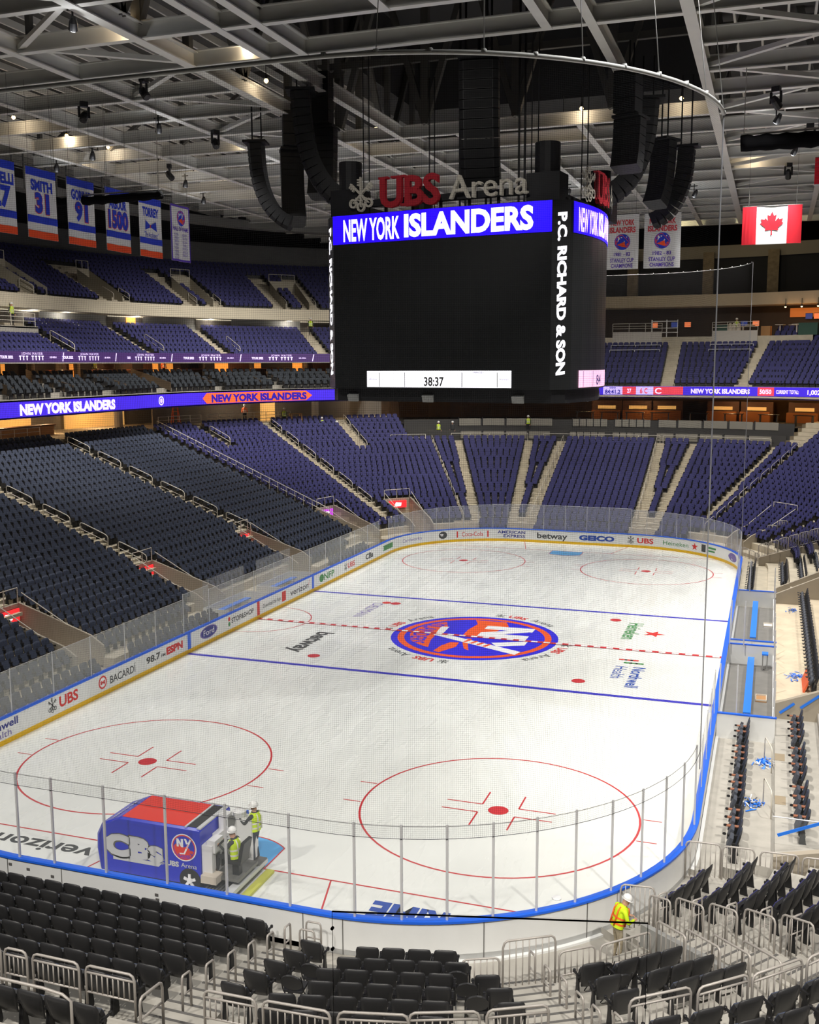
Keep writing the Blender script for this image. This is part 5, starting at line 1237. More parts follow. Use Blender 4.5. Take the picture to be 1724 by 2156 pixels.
for i in range(6): ka = 23-3.3*i; loop_rail(f'handrail on corner stairs left of the scoreboard foot, {ordn(i)} from the top', 'corner handrails', [sp(sarc(-59.0), dk(ka-2.4), zk(ka-2.4)), sp(sarc(-59.0), dk(ka), zk(ka))])
for i in range(3): ka = 23.4-2.6*i; loop_rail(f'handrail on the upper corner stairs, {ordn(i)} from the top', 'upper corner handrails', [sp(sarc(-43.9), dk(ka-2.2), zk(ka-2.2)), sp(sarc(-43.9), dk(ka), zk(ka))])
loop_rail('short handrail at the top of the fourth left stairs', None, [sp(sarc(-73.5), dk(19), zk(19)), sp(sarc(-73.5), dk(22), zk(22))])
t = thing('handrail', 'long continuous steel handrail down the third left stairs', 'handrail', sp(23.0, dk(3.2), zk(3.2)))
b = MB(); ks = [3.2+.98*i for i in range(22)]
for h in (.95, .55): b.tube([sp(23.0, dk(k), zk(k)+h) for k in ks], .03, 6)
o = wchild(b, 'rail', RAIL, t)
b = MB()
for k in ks: b.tube([sp(23.0, dk(k), zk(k)), sp(23.0, dk(k), zk(k)+.95)], .025, 5)
wchild(b, 'post', RAIL, t)
for nm, s in (('left', sarc(-28.5)), ('second', -4.45+CX+SF0), ('third', 4.42+CX+SF0), ('right', sarcr(28.5))):
    for i in range(9): ka = 17.5-2*i; loop_rail(f'thin centre handrail on the {nm} far end stairs, {ordn(i)} from the top', 'far end centre rails', [sp(s, dk(ka-1.6), zk(ka-1.6)), sp(s, dk(ka), zk(ka))], .02, False)
def guard(label, s0, s1, d, z, h=1.0, group=None, bars=3, posts=1.3, m=None):
    t = thing('guard_rail', label, 'railing', sp(s0, d, z), 0, group); S = samp(s0, s1, 4); b = MB()
    for q in range(bars): b.tube([sp(s, d, z+h*(1-q/(bars+.3))) for s in S], .025, 5)
    wchild(b, 'rail', m or RAIL, t)
    L = sum(hypot(PP(q, d)[0]-PP(p, d)[0], PP(q, d)[1]-PP(p, d)[1]) for p, q in zip(S, S[1:])); n = max(2, int(L/posts)); b = MB()
    for i in range(n+1): s = s0+(s1-s0)*i/n; b.tube([sp(s, d, z), sp(s, d, z+h)], .028, 5)
    wchild(b, 'post', m or RAIL, t); return t
guard('platform railing beside the left bar', 5, 12.0, 24.2, 9.0); guard('platform railing left of the orange ladder', 23.3, 24.7, 24.0, 9.0); guard('platform railing right of the orange ladder', 24.9, 27.4, 24.0, 9.0)
guard('glass guard railing along the mezzanine platform at far left', -8, 15.0, 26.5, 17.55, 1.0)
guard('railing above the left part of the far end seats', sarc(-37), sarc(-29.5), dk(18)+.4, 6.95, .7, None, 2, 2)
for i, (a, c) in enumerate(((sarc(-24), sarc(-8)), (SF0-.7, SF0+8.9), (sarcr(1), sarcr(22)))): guard(f'low railing behind the top row of the far end, {ordn(i)} from the left', a, c, dk(18)+.5, 6.95, .75, 'far end top rails', 1, 1.9)
guard('railing on the far balcony parapet next to the scoreboard', SF0+3, 4.5+CX+SF0-.9, fd(8), 17.75, .85, 'balcony rails'); guard('railing on the far balcony parapet right of the stairs', 4.5+CX+SF0+.9, sarcr(13.6), fd(8), 17.75, .85, 'balcony rails')
for k in (4.9, 6.0, 7.0):
    for i, (a, c) in enumerate(((SF0+3, 4.5+CX+SF0-.9), (4.5+CX+SF0+.9, sarcr(13.4)))): guard(f'thin white drink rail {"left" if i == 0 else "right"} of the balcony stairs, {ordn(int(k-4.5))} from the ribbon', a, c, fd(k)-.05, fz(int(k))+.1, .55, 'drink rails', 1, 2.2, M_W)
for i, s in enumerate([q+e for q in MID_AISLES for e in (.45,)]): loop_rail(f'short handrail on mezzanine stairs, {ordn(i)} from the left', 'mezzanine handrails', [sp(s, md(1), mz(1)), sp(s, md(3.6), mz(3.6))], .03)
for i, (s, w) in enumerate(UP_AISLES): loop_rail(f'short handrail at foot of the upper deck stairs, {ordn(i)} from the left', 'upper deck handrails', [sp(s+.08, ud(0), uz(0)), sp(s+.08, ud(1.6), uz(1.6))], .03)
# upper deck entrances
for i, (a, c) in enumerate(((17.95, 19.6), (sarc(-81), sarc(-79)), (sarc(-65.6), sarc(-62.6)), (sarc(-50), sarc(-46)))):
    bb = MB(); d0, d1 = ud(0)+.2, ud(5)
    for s in (a, c):
        P = [PP(s, d0), PP(s, d1)]; bb.add([P[0]+(19.9,), P[1]+(19.9,), P[1]+(23.2,), P[0]+(20.9,)], [(0, 1, 2, 3)])
    band(bb, a, c, [(d1, 21.6), (d1, 23.3), (d1+.15, 23.3)]); band(bb, a, c, [(d0, 20.2), (d1, 20.3), (d1, 21.6)])
    struct(bb, 'wall_vomitory', mat('vomitory_concrete', (176, 168, 150), .8, noise=.08, scale=1))
    guard(f'guard rail over the upper deck entrance, {ordn(i)} from the left', a, c, d1+.1, 23.2, .8, 'upper entrance rails', 1, 3)
# lower vomitories on the left side
EXIT = mat('exit_screen', (250, 46, 52), .4, emit=0.62); EXITP = mat('exit_screen_violet', (196, 70, 220), .4, emit=0.558)
VC = mat('vomitory_wall', (168, 158, 142), .75, noise=.06, scale=1)
for i, (s, w, _) in enumerate(VOM):
    h = w/2+.05; d0, d1 = 2.5, dk(5)
    bb = MB()
    for q in (s-h, s+h):
        th = .12*(RC/(RC+5) if CY < s < SF0 or s > SF1 else 1)
        P = [(d0, 0), (d1, 0), (d1, zk(5)+.25), (dk(0), zk(0)+.55), (d0, 1.15)]
        n = len(P); vs = [PP(q-th/2, d)+(z,) for d, z in P]+[PP(q+th/2, d)+(z,) for d, z in P]
        bb.add(vs, [tuple(range(n)), tuple(range(2*n-1, n-1, -1))]+[(j, n+j, n+(j+1) % n, (j+1) % n) for j in range(n)])
    band(bb, s-h, s+h, [(d1, 1.9), (d1, zk(5)+.2), (d1+.2, zk(5)+.2)]); struct(bb, 'wall_tunnel', VC)
    lab = ('nearest on the left', 'second on the left', 'third on the left', 'violet', 'in the far left corner', 'in the far right corner')[i]
    x, y, a, c = PN(s); t = thing('exit_screen', f'small glowing red screen over the tunnel {lab}' if i != 3 else 'small glowing violet screen over the fourth left tunnel', 'screen', (x+a*(d1-.15), y+c*(d1-.15), zk(5)-.62), atan2(a, -c), None)
    bb = MB(); bb.box((0, 0, .32), (1.7, .1, .62)); bb.build('display', EXIT if i != 3 else EXITP, t)
    bb = MB(); bb.flat([(-.35, -.18), (.3, -.18), (.36, .12), (-.2, .18)], lambda u, v, w: (-u, .06, .32+v)); bb.build('glowing_mark', LEDW, t)
    guard(f'glass-topped guard over the tunnel {lab}', s-h*.95, s+h*.95, d1, zk(5)+.2, .8, 'tunnel guards', 1, 2)
    for e, q in (('near', s-h), ('far', s+h)):
        t = thing('handrail', f'sloping tunnel rail on the {e} wall, tunnel {lab}', 'handrail', sp(q, d0+1.2, .9), 0, 'tunnel rails')
        b = MB(); b.tube([sp(q, d0+1.2, 1.55), sp(q, d1-.2, zk(5)+.75)], .025, 6)
        for k in range(4): d = d0+1.3+k*1.1; b.tube([sp(q, d, 1.55+(d-d0-1.2)*.42-.5), sp(q, d, 1.55+(d-d0-1.2)*.42)], .018, 4)
        wchild(b, 'rail', RAIL, t)
# barred railings of the near stand
_b = MB()
def barred(label, group, p0, p1, h=1.05, n=9, low=.0, second=.14, r=.026):
    """rail between two floor points; rounded top corners, vertical bars, each its own part"""
    p0, p1 = Vector(p0), Vector(p1); t = thing('barred_railing', label, 'railing', p0, 0, group); d = p1-p0; H = Vector((0, 0, h)); k = min(.18, .1/max(.2, d.length)); z = Vector((0, 0, 1)); a = Vector((0, 0, 0))
    b = MB(); b.tube([a, H*.88, H*.965+d*k*.35, H+d*k, H+d*(1-k), H*.965+d*(1-k*.35), d+H*.88, d], r, 7); b.build('frame', RAILN, t, True)
    b = MB()
    if second: b.tube([H-z*second+d*.01, H-z*second+d*.99], r*.85, 6)
    b.tube([z*(low+.06)+d*.01, z*(low+.06)+d*.99], r*.8, 6); b.build('cross_bar', RAILN, t, True)
    top = h-second if second else h
    bar = MB(); bar.tube([(0, 0, 0), (0, 0, top-low-.06)], .0145, 6); me = bar.mesh('baluster', RAILN, True)
    for i in range(1, n):
        o = link('baluster', me, t); o.location = d*(i/n)+z*(low+.06)
    return t
ZR = 2.28
for i, (a, c) in enumerate(((-1.9, -.6), (-.5, .75), (.85, 1.38), (1.52, 2.59), (2.75, 3.83))): barred(f'barred railing behind the near left seats, {ordn(i)} from the left', 'left barred railings', (a, -37.4, ZR), (c, -37.4, ZR), .98, 9 if c-a > .7 else 5, .38)
for i, (a, c) in enumerate((((5.32, -37.4), (6.39, -37.42)), ((6.53, -37.42), (7.83, -37.4)), ((7.97, -37.38), (9.19, -37.13)), ((9.19, -37.1), (10.35, -36.72)), ((10.47, -36.68), (11.46, -36.23)))):
    barred(f'barred railing behind the near middle seats, {ordn(i)} from the left', 'middle barred railings', a+(ZR+.02+.06*i,), c+(ZR+.06+.06*i,), .98, 9, .38)
for i, (a, c) in enumerate((((12.76, -35.51), (13.76, -34.84)), ((13.88, -34.76), (14.72, -34.1)), ((14.8, -34.02), (15.67, -33.23)), ((15.76, -33.13), (16.6, -32.2)))):
    barred(f'barred railing at lower right, {ordn(i)} from the left', 'right barred railings', a+(ZR+.2,), c+(ZR+.25,), 1.0, 9, .3)
def polf(th, d, z): t = radians(th); r = RC+d; return (CX+r*sin(t), CY+r*cos(t), z)
def pol(th, d, z): t = radians(th); r = RC+d; return (CX+r*sin(t), -CY-r*cos(t), z)
barred('low barred railing left of the tall ramp railing', None, pol(22.8, 2.5, .5), pol(27.2, 2.5, .5), .98, 6, 0, 0)
barred('tall barred railing at the head of the right stairs', None, pol(27.6, 2.5, .5), pol(34.0, 2.5, .5), 1.36, 8, 0, 0)
barred('barred ramp railing sloping up behind the bent worker, left half', 'ramp railings', pol(34.5, 2.5, .5), pol(39.2, 2.5, .5), .93, 6, .3, 0)
barred('barred ramp railing sloping up behind the bent worker, right half', 'ramp railings', pol(39.9, 2.5, .5), pol(47.2, 2.5, .5), .9, 8, .3, 0)
for i, (d0, d1, k) in enumerate(((.95, 1.7, .5), (1.78, 2.7, 1.5), (2.78, 3.65, 2.5), (3.75, 4.65, 3.5), (4.72, 5.6, 4.5), (5.7, 6.5, 5.5))):
    z0 = nz(k)-.12; barred(f'barred railing on the far side of the ramp stairs, {ordn(i)} from the ice', 'ramp stair railings', pol(55.8, d0, z0), pol(55.2, d1, z0+.2), 1.08, 6, 0, 0)
for i, (d0, d1, k) in enumerate(((2.5, 3.7, 2.3), (3.4, 4.75, 3.2), (4.25, 5.6, 4.2), (5.1, 6.4, 5.2))):
    z0 = nz(k-.3)-.02; barred(f'barred railing along the near side of the ramp stairs, {ordn(i)} from the ice', 'ramp edge railings', pol(48.2, d0, z0), pol(47.0, d1, z0+.28), 1.0, 6, 0, 0)
barred('barred gate beside the bent worker against the boards', None, pol(53.5, .3, .05), pol(57.0, .95, .05), 1.25, 7, 0, 0)
for i, (a, c) in enumerate(((12.9, 13.85), (13.9, 14.75), (14.9, 15.9), (16.0, 17.1))): barred(f'barred railing closing the club seats, {ordn(i)} from the boards', 'club railings', (a, -23.95, .1), (c, -23.9, .1), 1.12, 7, 0, 0)
for i in range(6): x = 14.15+.66*i; barred(f'barred railing far right above the club seats, {ordn(i)} from the boards', 'far club railings', (x, 23.6, .95+.36*(x-14.15)), (x+.62, 23.6, .95+.36*(x-14.15)+.2), .92, 6, 0, 0)
for i in range(4): barred(f'barred landing railing in the far right corner, {ordn(i)} from the boards', 'far right landing railings', (13.25+.72*i, 30.0, .55+.4*i), (13.95+.72*i, 30.0, .55+.4*i), 1.0, 6, 0, 0)
for i in range(5): barred(f'barred railing at floor level in the far right corner, {ordn(i)} from the boards', 'far right floor railings', polf(46+6*i, 1.6, .02), polf(51.5+6*i, 1.6, .02), 1.0, 6, 0, 0)
wl = MB(); P = [pol(48.9, 1.8, 0), pol(47.6, 7.0, 0)]; q0 = pol(49.7, 1.8, 0); q1 = pol(48.4, 7.0, 0)
wl.hexa([P[0], P[1], q1, q0, P[0][:2]+(1.15,), pol(48.3, 2.6, .62)[:2]+(.7,) if False else P[1][:2]+(1.9,), q1[:2]+(1.9,), q0[:2]+(1.15,)]); struct(wl, 'wall_ramp', GRY)
for k in range(0, 6): loop_rail(f'steel loop handrail at the end of row {ordn(k)} on the left stairs', 'left stairs handrails', [(4.02, -HY-nd(k)+.12, nz(k)), (4.02, -HY-nd(k)-.2, nz(k)+.05)], .026, True, m=RAILN)
loop_rail('bent handrail at the top of the left stairs', None, [(4.3, -37.2, 2.2), (4.35, -38.0, 2.35)], .028, True, m=RAILN)
loop_rail('long handrail in front of the lowest left row', None, [(-1.2, -39.0, 2.9), (3.65, -39.0, 2.9)], .028, False, m=RAILN)
for i, q in enumerate((.12, .5)): loop_rail(f'handrail posts on the floor by the boards, {ordn(i)} from the boards', 'board handrails', [(4.35, -HY-.35-q, .07), (4.75, -HY-.35-q, .07)], .024, True, m=RAILN)
for i, (th, d, k) in enumerate(((31.9, 1.9, 1.1), (31.5, 3.1, 2.4), (31.6, 4.0, 3.4), (31.4, 5.0, 4.4), (31.3, 5.9, 5.4), (32, 6.5, 6.1))): loop_rail(f'steel loop handrail on the right stairs, {ordn(i)} from the ice', 'right stairs handrails', [pol(th, d, max(.0, nz(k)-.1)), pol(th+.1, d+.34, max(.0, nz(k)-.05))], .026, True, m=RAILN)
for i, (th, d, k) in enumerate(((57.5, 1.0, .4), (57.0, 2.1, 1.5), (56.8, 3.1, 2.6), (57, 4.0, 3.5), (56, 4.9, 4.5))): loop_rail(f'short loop handrail at the row end of the lower right block, {ordn(i)} from the ice', 'lower right handrails', [pol(th, d, nz(k)), pol(th+1.8, d+.05, nz(k))], .024, True, m=RAILN)
# ---------------------------------------------------------------- right side: club seats, benches, tunnel walls
def club_far():
    b = MB()
    for src, mi in ((SM['slate'][0], 0),):
        b.add([tuple(v.co) for v in src.vertices], [tuple(p.vertices) for p in src.polygons], 0)
    for src in (CLUBPAN,): b.add([tuple(v.co) for v in src.vertices], [tuple(p.vertices) for p in src.polygons], 1)
    for src in (ARM_ME, CUP_ME): b.add([(v.co.x+.3, v.co.y, v.co.z) for v in src.vertices], [tuple(p.vertices) for p in src.polygons], 0)
    b.box((0, -.1, .2), (.1, .2, .4), 0)
    return b.mesh('club_seat', [SHELL, PADG], True)
CFAR = club_far(); cn_ = 0
for i in range(16):
    y = -11.6-.62*i-.42*(i//4); club_object((14.07, y, .02), pi/2, f'club seat beside the right boards, {ordn(i)} from the near bench, {"wooden" if i % 4 != 3 else "black"} armrest', 'front row club seats', i % 4 != 3)
for i in range(12):
    y = -11.3-.78*i-.5*(i//4); club_object((15.98, y, .32), pi/2, f'club seat in the second right row, {ordn(i)} from the taped wall', 'second row club seats', True)
for i in range(12):
    y = -11.6-.8*i; club_object((17.5, y, .7), pi/2, f'club seat in the third right row at the picture edge, {ordn(i)} from the taped wall', 'third row club seats', True)
for x, y0, y1, z, nm, pt in ((13.75, 14.0, 23.6, .02, 'front row beyond the far bench', .56), (15.75, 15.6, 22.8, .32, 'second row beyond the far tunnel', .62), (16.85, 15.4, 22.8, .7, 'third row beyond the far tunnel', .62), (17.85, 17, 22.8, 1.1, 'fourth row beyond the far tunnel', .62), (16.75, -7.0, 11.0, .7, 'row between the two tunnels', .62)):
    for i in range(int((y1-y0)/pt)):
        o = link('club_seat', CFAR); o.location = (x, y0+pt*i, z); o.rotation_euler = (0, 0, pi/2); tag(o, f'small club seat, {ordn(i)} from the near end of the {nm}', 'seat', f'club seats, {nm}')
RUB = mat('rubber_floor', (122, 120, 116), .85, noise=.1, scale=2); TAPE = mat('bench_tape', (38, 124, 240), .5)
bb = MB(); bb.bx(13.14, 15.2, -11.6, -.95, .02, .045); bb.bx(13.14, 15.2, .0, 11.7, .02, .045); struct(bb, 'floor_bench', RUB)
for nm, y0, y1 in (('near', -11.7, -.92), ('far', -.1, 11.85)):
    t = thing('bench_enclosure', f'white walled players box with blue edges, the {nm} one beside the right boards', 'players box', (14.2, (y0+y1)/2, 0))
    b = MB()
    for y in (y0, y1): b.bx(13.14, 15.3, y-.06, y+.06, .02, 1.0)
    b.bx(15.2, 15.3, y0, y1, .02, .6); wchild(b, 'wall_panel', BOARD, t)
    b = MB()
    for y in (y0, y1): b.bx(13.1, 15.35, y-.07, y+.07, 1.0, 1.05)
    wchild(b, 'edge_trim', CAPB, t)
    b = MB()
    for y in (y0+.2, y1-.3): b.add([(13.2, y, 1.05), (13.9, y, 1.05), (13.9, y, 2.9), (13.2, y, 2.9)], [(0, 1, 2, 3)])
    b.add([(15.25, y0, .6), (15.25, y1, .6), (15.25, y1, 2.5), (15.25, y0, 2.5)], [(0, 1, 2, 3)]); wchild(b, 'glass', GLN, t)
    b = MB()
    for y in (y0+.2, y1-.3):
        for x in (13.2, 13.85): b.bx(x-.025, x+.025, y-.025, y+.025, 1.0, 2.95)
    for k in range(5): y = y0+(y1-y0)*k/4; b.bx(15.22, 15.27, y-.02, y+.02, .6, 2.5)
    wchild(b, 'stanchion', POST, t)
for nm, y0, y1 in (('near', -9.8, -1.3), ('far', 2.6, 11.3)):
    t = thing('players_bench', f'long players bench covered in blue tape in the {nm} box', 'bench', (14.22, (y0+y1)/2, .045))
    b = MB(); b.box((0, 0, .45), (.3, y1-y0, .06)); b.build('seat', TAPE, t); 
    for k in range(4): b = MB(); b.box((0, (y1-y0)*(k/3-.5)*.94, .21), (.24, .08, .42)); b.build('leg', BOARD, t)
t = thing('coach_stool', 'small blue-topped stool at the back of the near box', 'stool', (14.85, -1.6, .045)); b = MB(); b.box((0, 0, .78), (.28, .5, .06)); b.build('seat', TAPE, t); b = MB()
for sx in (-.1, .1): b.box((sx, 0, .38), (.05, .4, .75))
b.build('frame', GRY, t)
for i, (x, y) in enumerate(((14.75, -6.4), (14.95, 7.1))):
    t = thing('floor_crate', f'shallow open pale crate on the floor of the {("near", "far")[i]} box', 'crate', (x, y, .045)); b = MB(); b.box((0, 0, .03), (.46, .8, .05)); b.build('base', KRAFT if i == 0 else M_W, t)
    b = MB(); b.bx(-.23, -.2, -.4, .4, .05, .12); b.bx(.2, .23, -.4, .4, .05, .12); b.bx(-.2, .2, -.4, -.37, .05, .12); b.bx(-.2, .2, .37, .4, .05, .12); b.build('side', TBL, t)
for i, (y0, y1) in enumerate(((-2.6, 2.2), (3.8, 8.6))):
    nm = ('nearer', 'farther')[i]; t = thing('penalty_bench', f'blue-topped penalty bench behind left glass, the {nm} one', 'bench', (-14.5, (y0+y1)/2, .3)); b = MB(); b.box((0, 0, .46), (.36, (y1-y0)*.8, .06)); b.build('seat', TAPE, t); b = MB()
    for q in (-.35, .35): b.box((0, (y1-y0)*q, .22), (.3, .06, .44))
    b.build('leg', BOARD, t)
    t = thing('penalty_box', f'low white penalty box wall behind left glass, the {nm} one', 'penalty box', (-15.0, (y0+y1)/2, .3)); b = MB(); b.bx(-.06, .0, y0-(y0+y1)/2, y1-(y0+y1)/2, 0, .75); b.bx(0, 1.6, -(y1-y0)/2-.05, -(y1-y0)/2, 0, .75); b.bx(0, 1.6, (y1-y0)/2, (y1-y0)/2+.05, 0, .75); b.build('wall_panel', BOARD, t)
    b = MB(); b.bx(-.05, -.02, -(y1-y0)/2, (y1-y0)/2, .75, 2.3); b.build('glass', GLL, t)
def twall(nm, y, x0, x1, z0, z1, th=.25):
    b = MB(); b.hexa([(x0, y, 0), (x1, y, 0), (x1, y+th, 0), (x0, y+th, 0), (x0, y, z0), (x1, y, z1), (x1, y+th, z1), (x0, y+th, z0)]); struct(b, nm, VC)
twall('wall_tunnel', -9.6, 15.3, 19.5, .95, 2.6); twall('wall_tunnel', -8.0, 15.35, 19.5, .5, 1.6); twall('wall_tunnel', 11.9, 15.35, 19.5, .9, 2.9); twall('wall_tunnel', 13.6, 15.35, 19.5, .9, 2.9); twall('wall_tunnel', -23.4, 15.25, 19.5, .85, 1.9); twall('wall_tunnel', 23.9, 14.2, 19, .9, 2.5)
for i, (x, y, z, ang, L) in enumerate(((15.75, -9.63, .8, .7, .7), (16.6, -9.63, 1.15, .7, .9), (17.3, -9.63, 1.4, .7, .6))):
    t = thing('tape_strip', f'strip of blue tape on the right tunnel wall, {ordn(i)} from the boards', 'tape', (x, y, z), 0, 'tape strips'); b = MB(); b.beam((-L/2*cos(ang), 0, -L/2*sin(ang)), (L/2*cos(ang), 0, L/2*sin(ang)), .02, .1); b.build('tape', TAPE, t)
t = thing('tape_strip', 'long blue tape on the glass panel near the club railings', 'tape', (15.9, -22.6, 1.4)); b = MB(); b.beam((-.55, 0, -.25), (.6, 0, .28), .02, .09); b.build('tape', TAPE, t)
t = thing('glass_screen', 'short glass screen crossed by blue tape at the end of the club row', 'glass', (15.2, -22.4, .32)); b = MB(); b.bx(0, 2.2, -.01, .01, .5, 1.3); b.build('pane', GLN, t); b = MB(); b.tube([(0, 0, 1.3), (2.2, 0, 1.3)], .02, 5); b.build('edge', POST, t)
for i, (y, z) in enumerate(((-14.0, .02), (-18.0, .02))):
    t = thing('step_box', f'recessed step in the club floor edge, {ordn(i)} from the taped wall', 'step', (15.48, y, .3)); b = MB(); b.bx(-.17, .17, -.35, .35, .0, .03); b.build('tread', mat('step_recess', (150, 136, 114), .8), t)
    loop_rail(f'low bent rail on the club floor, {ordn(i)} from the taped wall', 'club floor rails', [(14.95, y+.3, .02), (15.2, y-.9, .02)], .022, False)
random.seed(3)
for i, (x, y, n, cols) in enumerate(((14.95, -14.0, 60, 'b'), (14.6, -17.9, 70, 'bk'), (16.2, -3.4, 55, 'b'), (16.3, 10.1, 25, 'bk'))):
    b = MB()
    for k in range(n):
        r = abs(random.gauss(0, .22)); a = random.random()*6.3; px, py = r*cos(a)*(1.0), r*sin(a)*1.5; a2 = random.random()*3; h = .02+random.random()*.1*max(.2, 1-r*2)
        b.box((px, py, h), (.02+.05*random.random(), .16+.1*random.random(), .012), random.choice((0, 0, 0, 1)) if 'k' not in cols else random.choice((0, 0, 1, 2)), Matrix.Rotation(a2, 3, 'Z') @ Matrix.Rotation(random.uniform(-.7, .7), 3, 'X'))
    o = b.build('tape_scraps', [TAPE, M_W, NOSE]); o.location = (x, y, .02 if x < 15.3 else .32)
    tag(o, ('heap of crumpled blue tape behind the front club row, farther one', 'scattered blue scraps behind the front club row, nearer one', 'blue and white scraps beside the orange board', 'small dark scraps near the far tunnel')[i], 'scraps', kind='stuff')
t = thing('barrier_board', 'orange board leaning by the club seats near the scraps', 'board', (16.5, -4.6, .32)); b = MB(); b.hexa([(-.05, -1.1, 0), (.03, -1.1, 0), (.03, 1.0, 0), (-.05, 1.0, 0), (.16, -1.1, .5), (.22, -1.1, .5), (.22, 1.0, .6), (.16, 1.0, .6)]); b.build('panel', mat('orange_board', (236, 104, 56), .6), t)
# ---------------------------------------------------------------- ice resurfacer
ZB_ = mat('machine_blue', (26, 44, 196), .25); ZR_ = mat('machine_red', (232, 48, 30), .3); ZW = mat('machine_white', (226, 226, 226), .4); ZS = mat('machine_silver', (206, 208, 210), .35); TIRE = mat('tyre', (34, 34, 36), .8); ZG = mat('machine_grey', (120, 120, 118), .5, metal=.3)
zx, zy = -1.4, -28.15
zm = thing('ice_resurfacer', 'blue and red ice resurfacing machine with a driver on the near ice', 'ice resurfacer', (zx, zy, 0))
YN, YF = -.86, .86      # near and far side, local
prof = [(-1.62, .34), (-1.70, .8), (-1.68, 1.25), (-1.5, 1.56), (-1.0, 1.82), (-.9, 1.84), (1.62, 1.84), (1.65, 1.8), (1.65, .5), (1.5, .36)]
b = MB(); n = len(prof); prof[0] = (-1.62, .22); prof[-1] = (1.5, .24)
def zp(x, y, z):
    return (x, y, z)
ys = [YN, YN+.1, YF-.1, YF]; sh = [0, 1, 1, 0]
vs = []
for y, e in zip(ys, sh): vs += [(x-(.10 if (e and x < -1.4) else 0), y, z+(.03 if e and z > 1.5 else 0)) for x, z in prof]
fs = [tuple(range(n)), tuple(range(4*n-1, 3*n-1, -1))]
for k in range(3): fs += [(k*n+i, (k+1)*n+i, (k+1)*n+(i+1) % n, k*n+(i+1) % n) for i in range(n)]
b.add(vs, fs); b.build('body', ZB_, zm)
b = MB(); b.add([(-.92, YN+.1, 1.878), (1.12, YN+.1, 1.878), (1.12, YF-.1, 1.878), (-.92, YF-.1, 1.878)], [(0, 1, 2, 3)]); b.build('top_panel', ZR_, zm)
b = MB(); b.add([(1.2, YN+.12, 1.88), (1.5, YN+.12, 1.88), (1.5, YF-.12, 1.88), (1.2, YF-.12, 1.88)], [(0, 1, 2, 3)]); b.build('tank_opening', BLK, zm)
b = MB()
for x0, x1 in ((1.14, 1.2), (1.52, 1.64)): b.bx(x0, x1, YN+.06, YF-.06, 1.86, 1.9)
b.build('opening_rim', ZS, zm)
zs = lambda u, v, w=0: (u, YN-.006-w, v)
b = MB(); put_text(b, 'CBs', 1.98, .66, zs, .004, 1, .11, cu=-.5, cv=1.08); put_text(b, 'CBs', 1.94, .61, zs, .008, 0, .075, cu=-.5, cv=1.08)
b.flat([(-1.2, .6), (.3, .6), (.42, .72), (-1.2, .72)], zs, .004, 0); keys_logo(b, .1, zs, .42, .78, .004, 0); put_text(b, 'UBS', .4, .15, zs, .004, 0, .05, cu=.76, cv=.78); put_text(b, 'Arena', .5, .13, zs, .004, 0, .0, cu=1.28, cv=.78)
b.build('side_lettering', [ZS, NOSE], zm)
b = MB(); team_logo(b, .4, zs, 1.14, 1.3, .004, outer=2, dw=.0015); b.build('side_emblem', [ZB_, ZR_, M_W], zm)
b = MB(); f2 = lambda u, v, w=0: (-1.3+v*.82, u, 1.74+v*.42+w); 
put_text(b, 'UBS Arena', 1.25, .18, lambda u, v, w=0: (-1.27+v*.86, -u*1.0, 1.72+v*.5+w), .03, 0, .03); b.build('nose_lettering', M_W, zm)
for x, nm, e in ((1.3, 'rear', 0), (-1.0, 'front', .16)):
    for y in (YN-.02+e, YF-.22-e):
        w = MB(); w.lathe([(.2, -.0), (.33, .0), (.36, .05), (.36, .2), (.33, .25), (.2, .25)], (x, y, .36), 20, axis=(0, 1, 0)); wo = w.build('wheel', TIRE, zm)
        h = MB(); h.lathe([(.05, -.03), (.09, -.02), (.09, .05)], (x, y, .36), 12, axis=(0, 1, 0))
        for k in range(5): a = k*2*pi/5+.3; h.box((x+.14*cos(a), y-.012, .36+.14*sin(a)), (.1, .03, .08), 0, Matrix.Rotation(-a, 3, 'Y'))
        h.build('hub', M_W, wo)
b = MB(); b.bx(1.66, 1.98, -.80, -.2, .5, 1.42); b.bx(1.66, 1.86, -.2, .8, .5, 1.5); b.bx(1.8, 2.05, -.74, -.3, 1.2, 1.55); b.build('driver_console', ZW, zm)
b = MB(); b.bx(1.99, 2.0, -.6, -.4, .7, 1.1); b.build('console_slot', BLK, zm)
b = MB(); b.bx(1.86, 2.55, .42, .85, .5, 1.72); b.lathe([(.17, 1.72), (.2, 1.9), (.08, 1.96)], (2.1, .6, 0), 12); b.bx(1.7, 1.98, .1, .4, 1.5, 1.95); b.build('water_tank', ZW, zm)
b = MB(); b.lathe([(.17, 0), (.17, .03)], (1.99, .24, 1.72), 14, axis=(1, -.4, 0)); b.build('gauge', ZG, zm)
b = MB(); b.bx(1.66, 2.75, -.74, .42, .46, .55); b.build('driver_deck', ZG, zm)
b = MB(); b.box((2.55, -.42, .98), (.48, .5, .1)); b.box((2.8, -.42, 1.28), (.1, .48, .62), 0, Matrix.Rotation(.2, 3, 'Y')); b.box((2.55, -.42, .74), (.2, .2, .45)); b.build('driver_seat', BLK, zm)
b = MB(); b.tube([(1.9, -.4, 1.2), (2.1, -.42, 1.42)], .03, 6); ringp = [Vector((2.1, -.42, 1.42))+Matrix.Rotation(-.9, 3, 'Y') @ Vector((.19*cos(t), .19*sin(t), 0)) for t in [2*pi*i/16 for i in range(17)]]; b.tube(ringp, .018, 5); b.build('steering_wheel', BLK, zm)
b = MB(); b.bx(1.72, 2.2, -1.0, -.62, .42, .64); b.build('side_step', TBL, zm)
b = MB(); b.bx(1.75, 2.7, -1.15, .95, .12, .2)
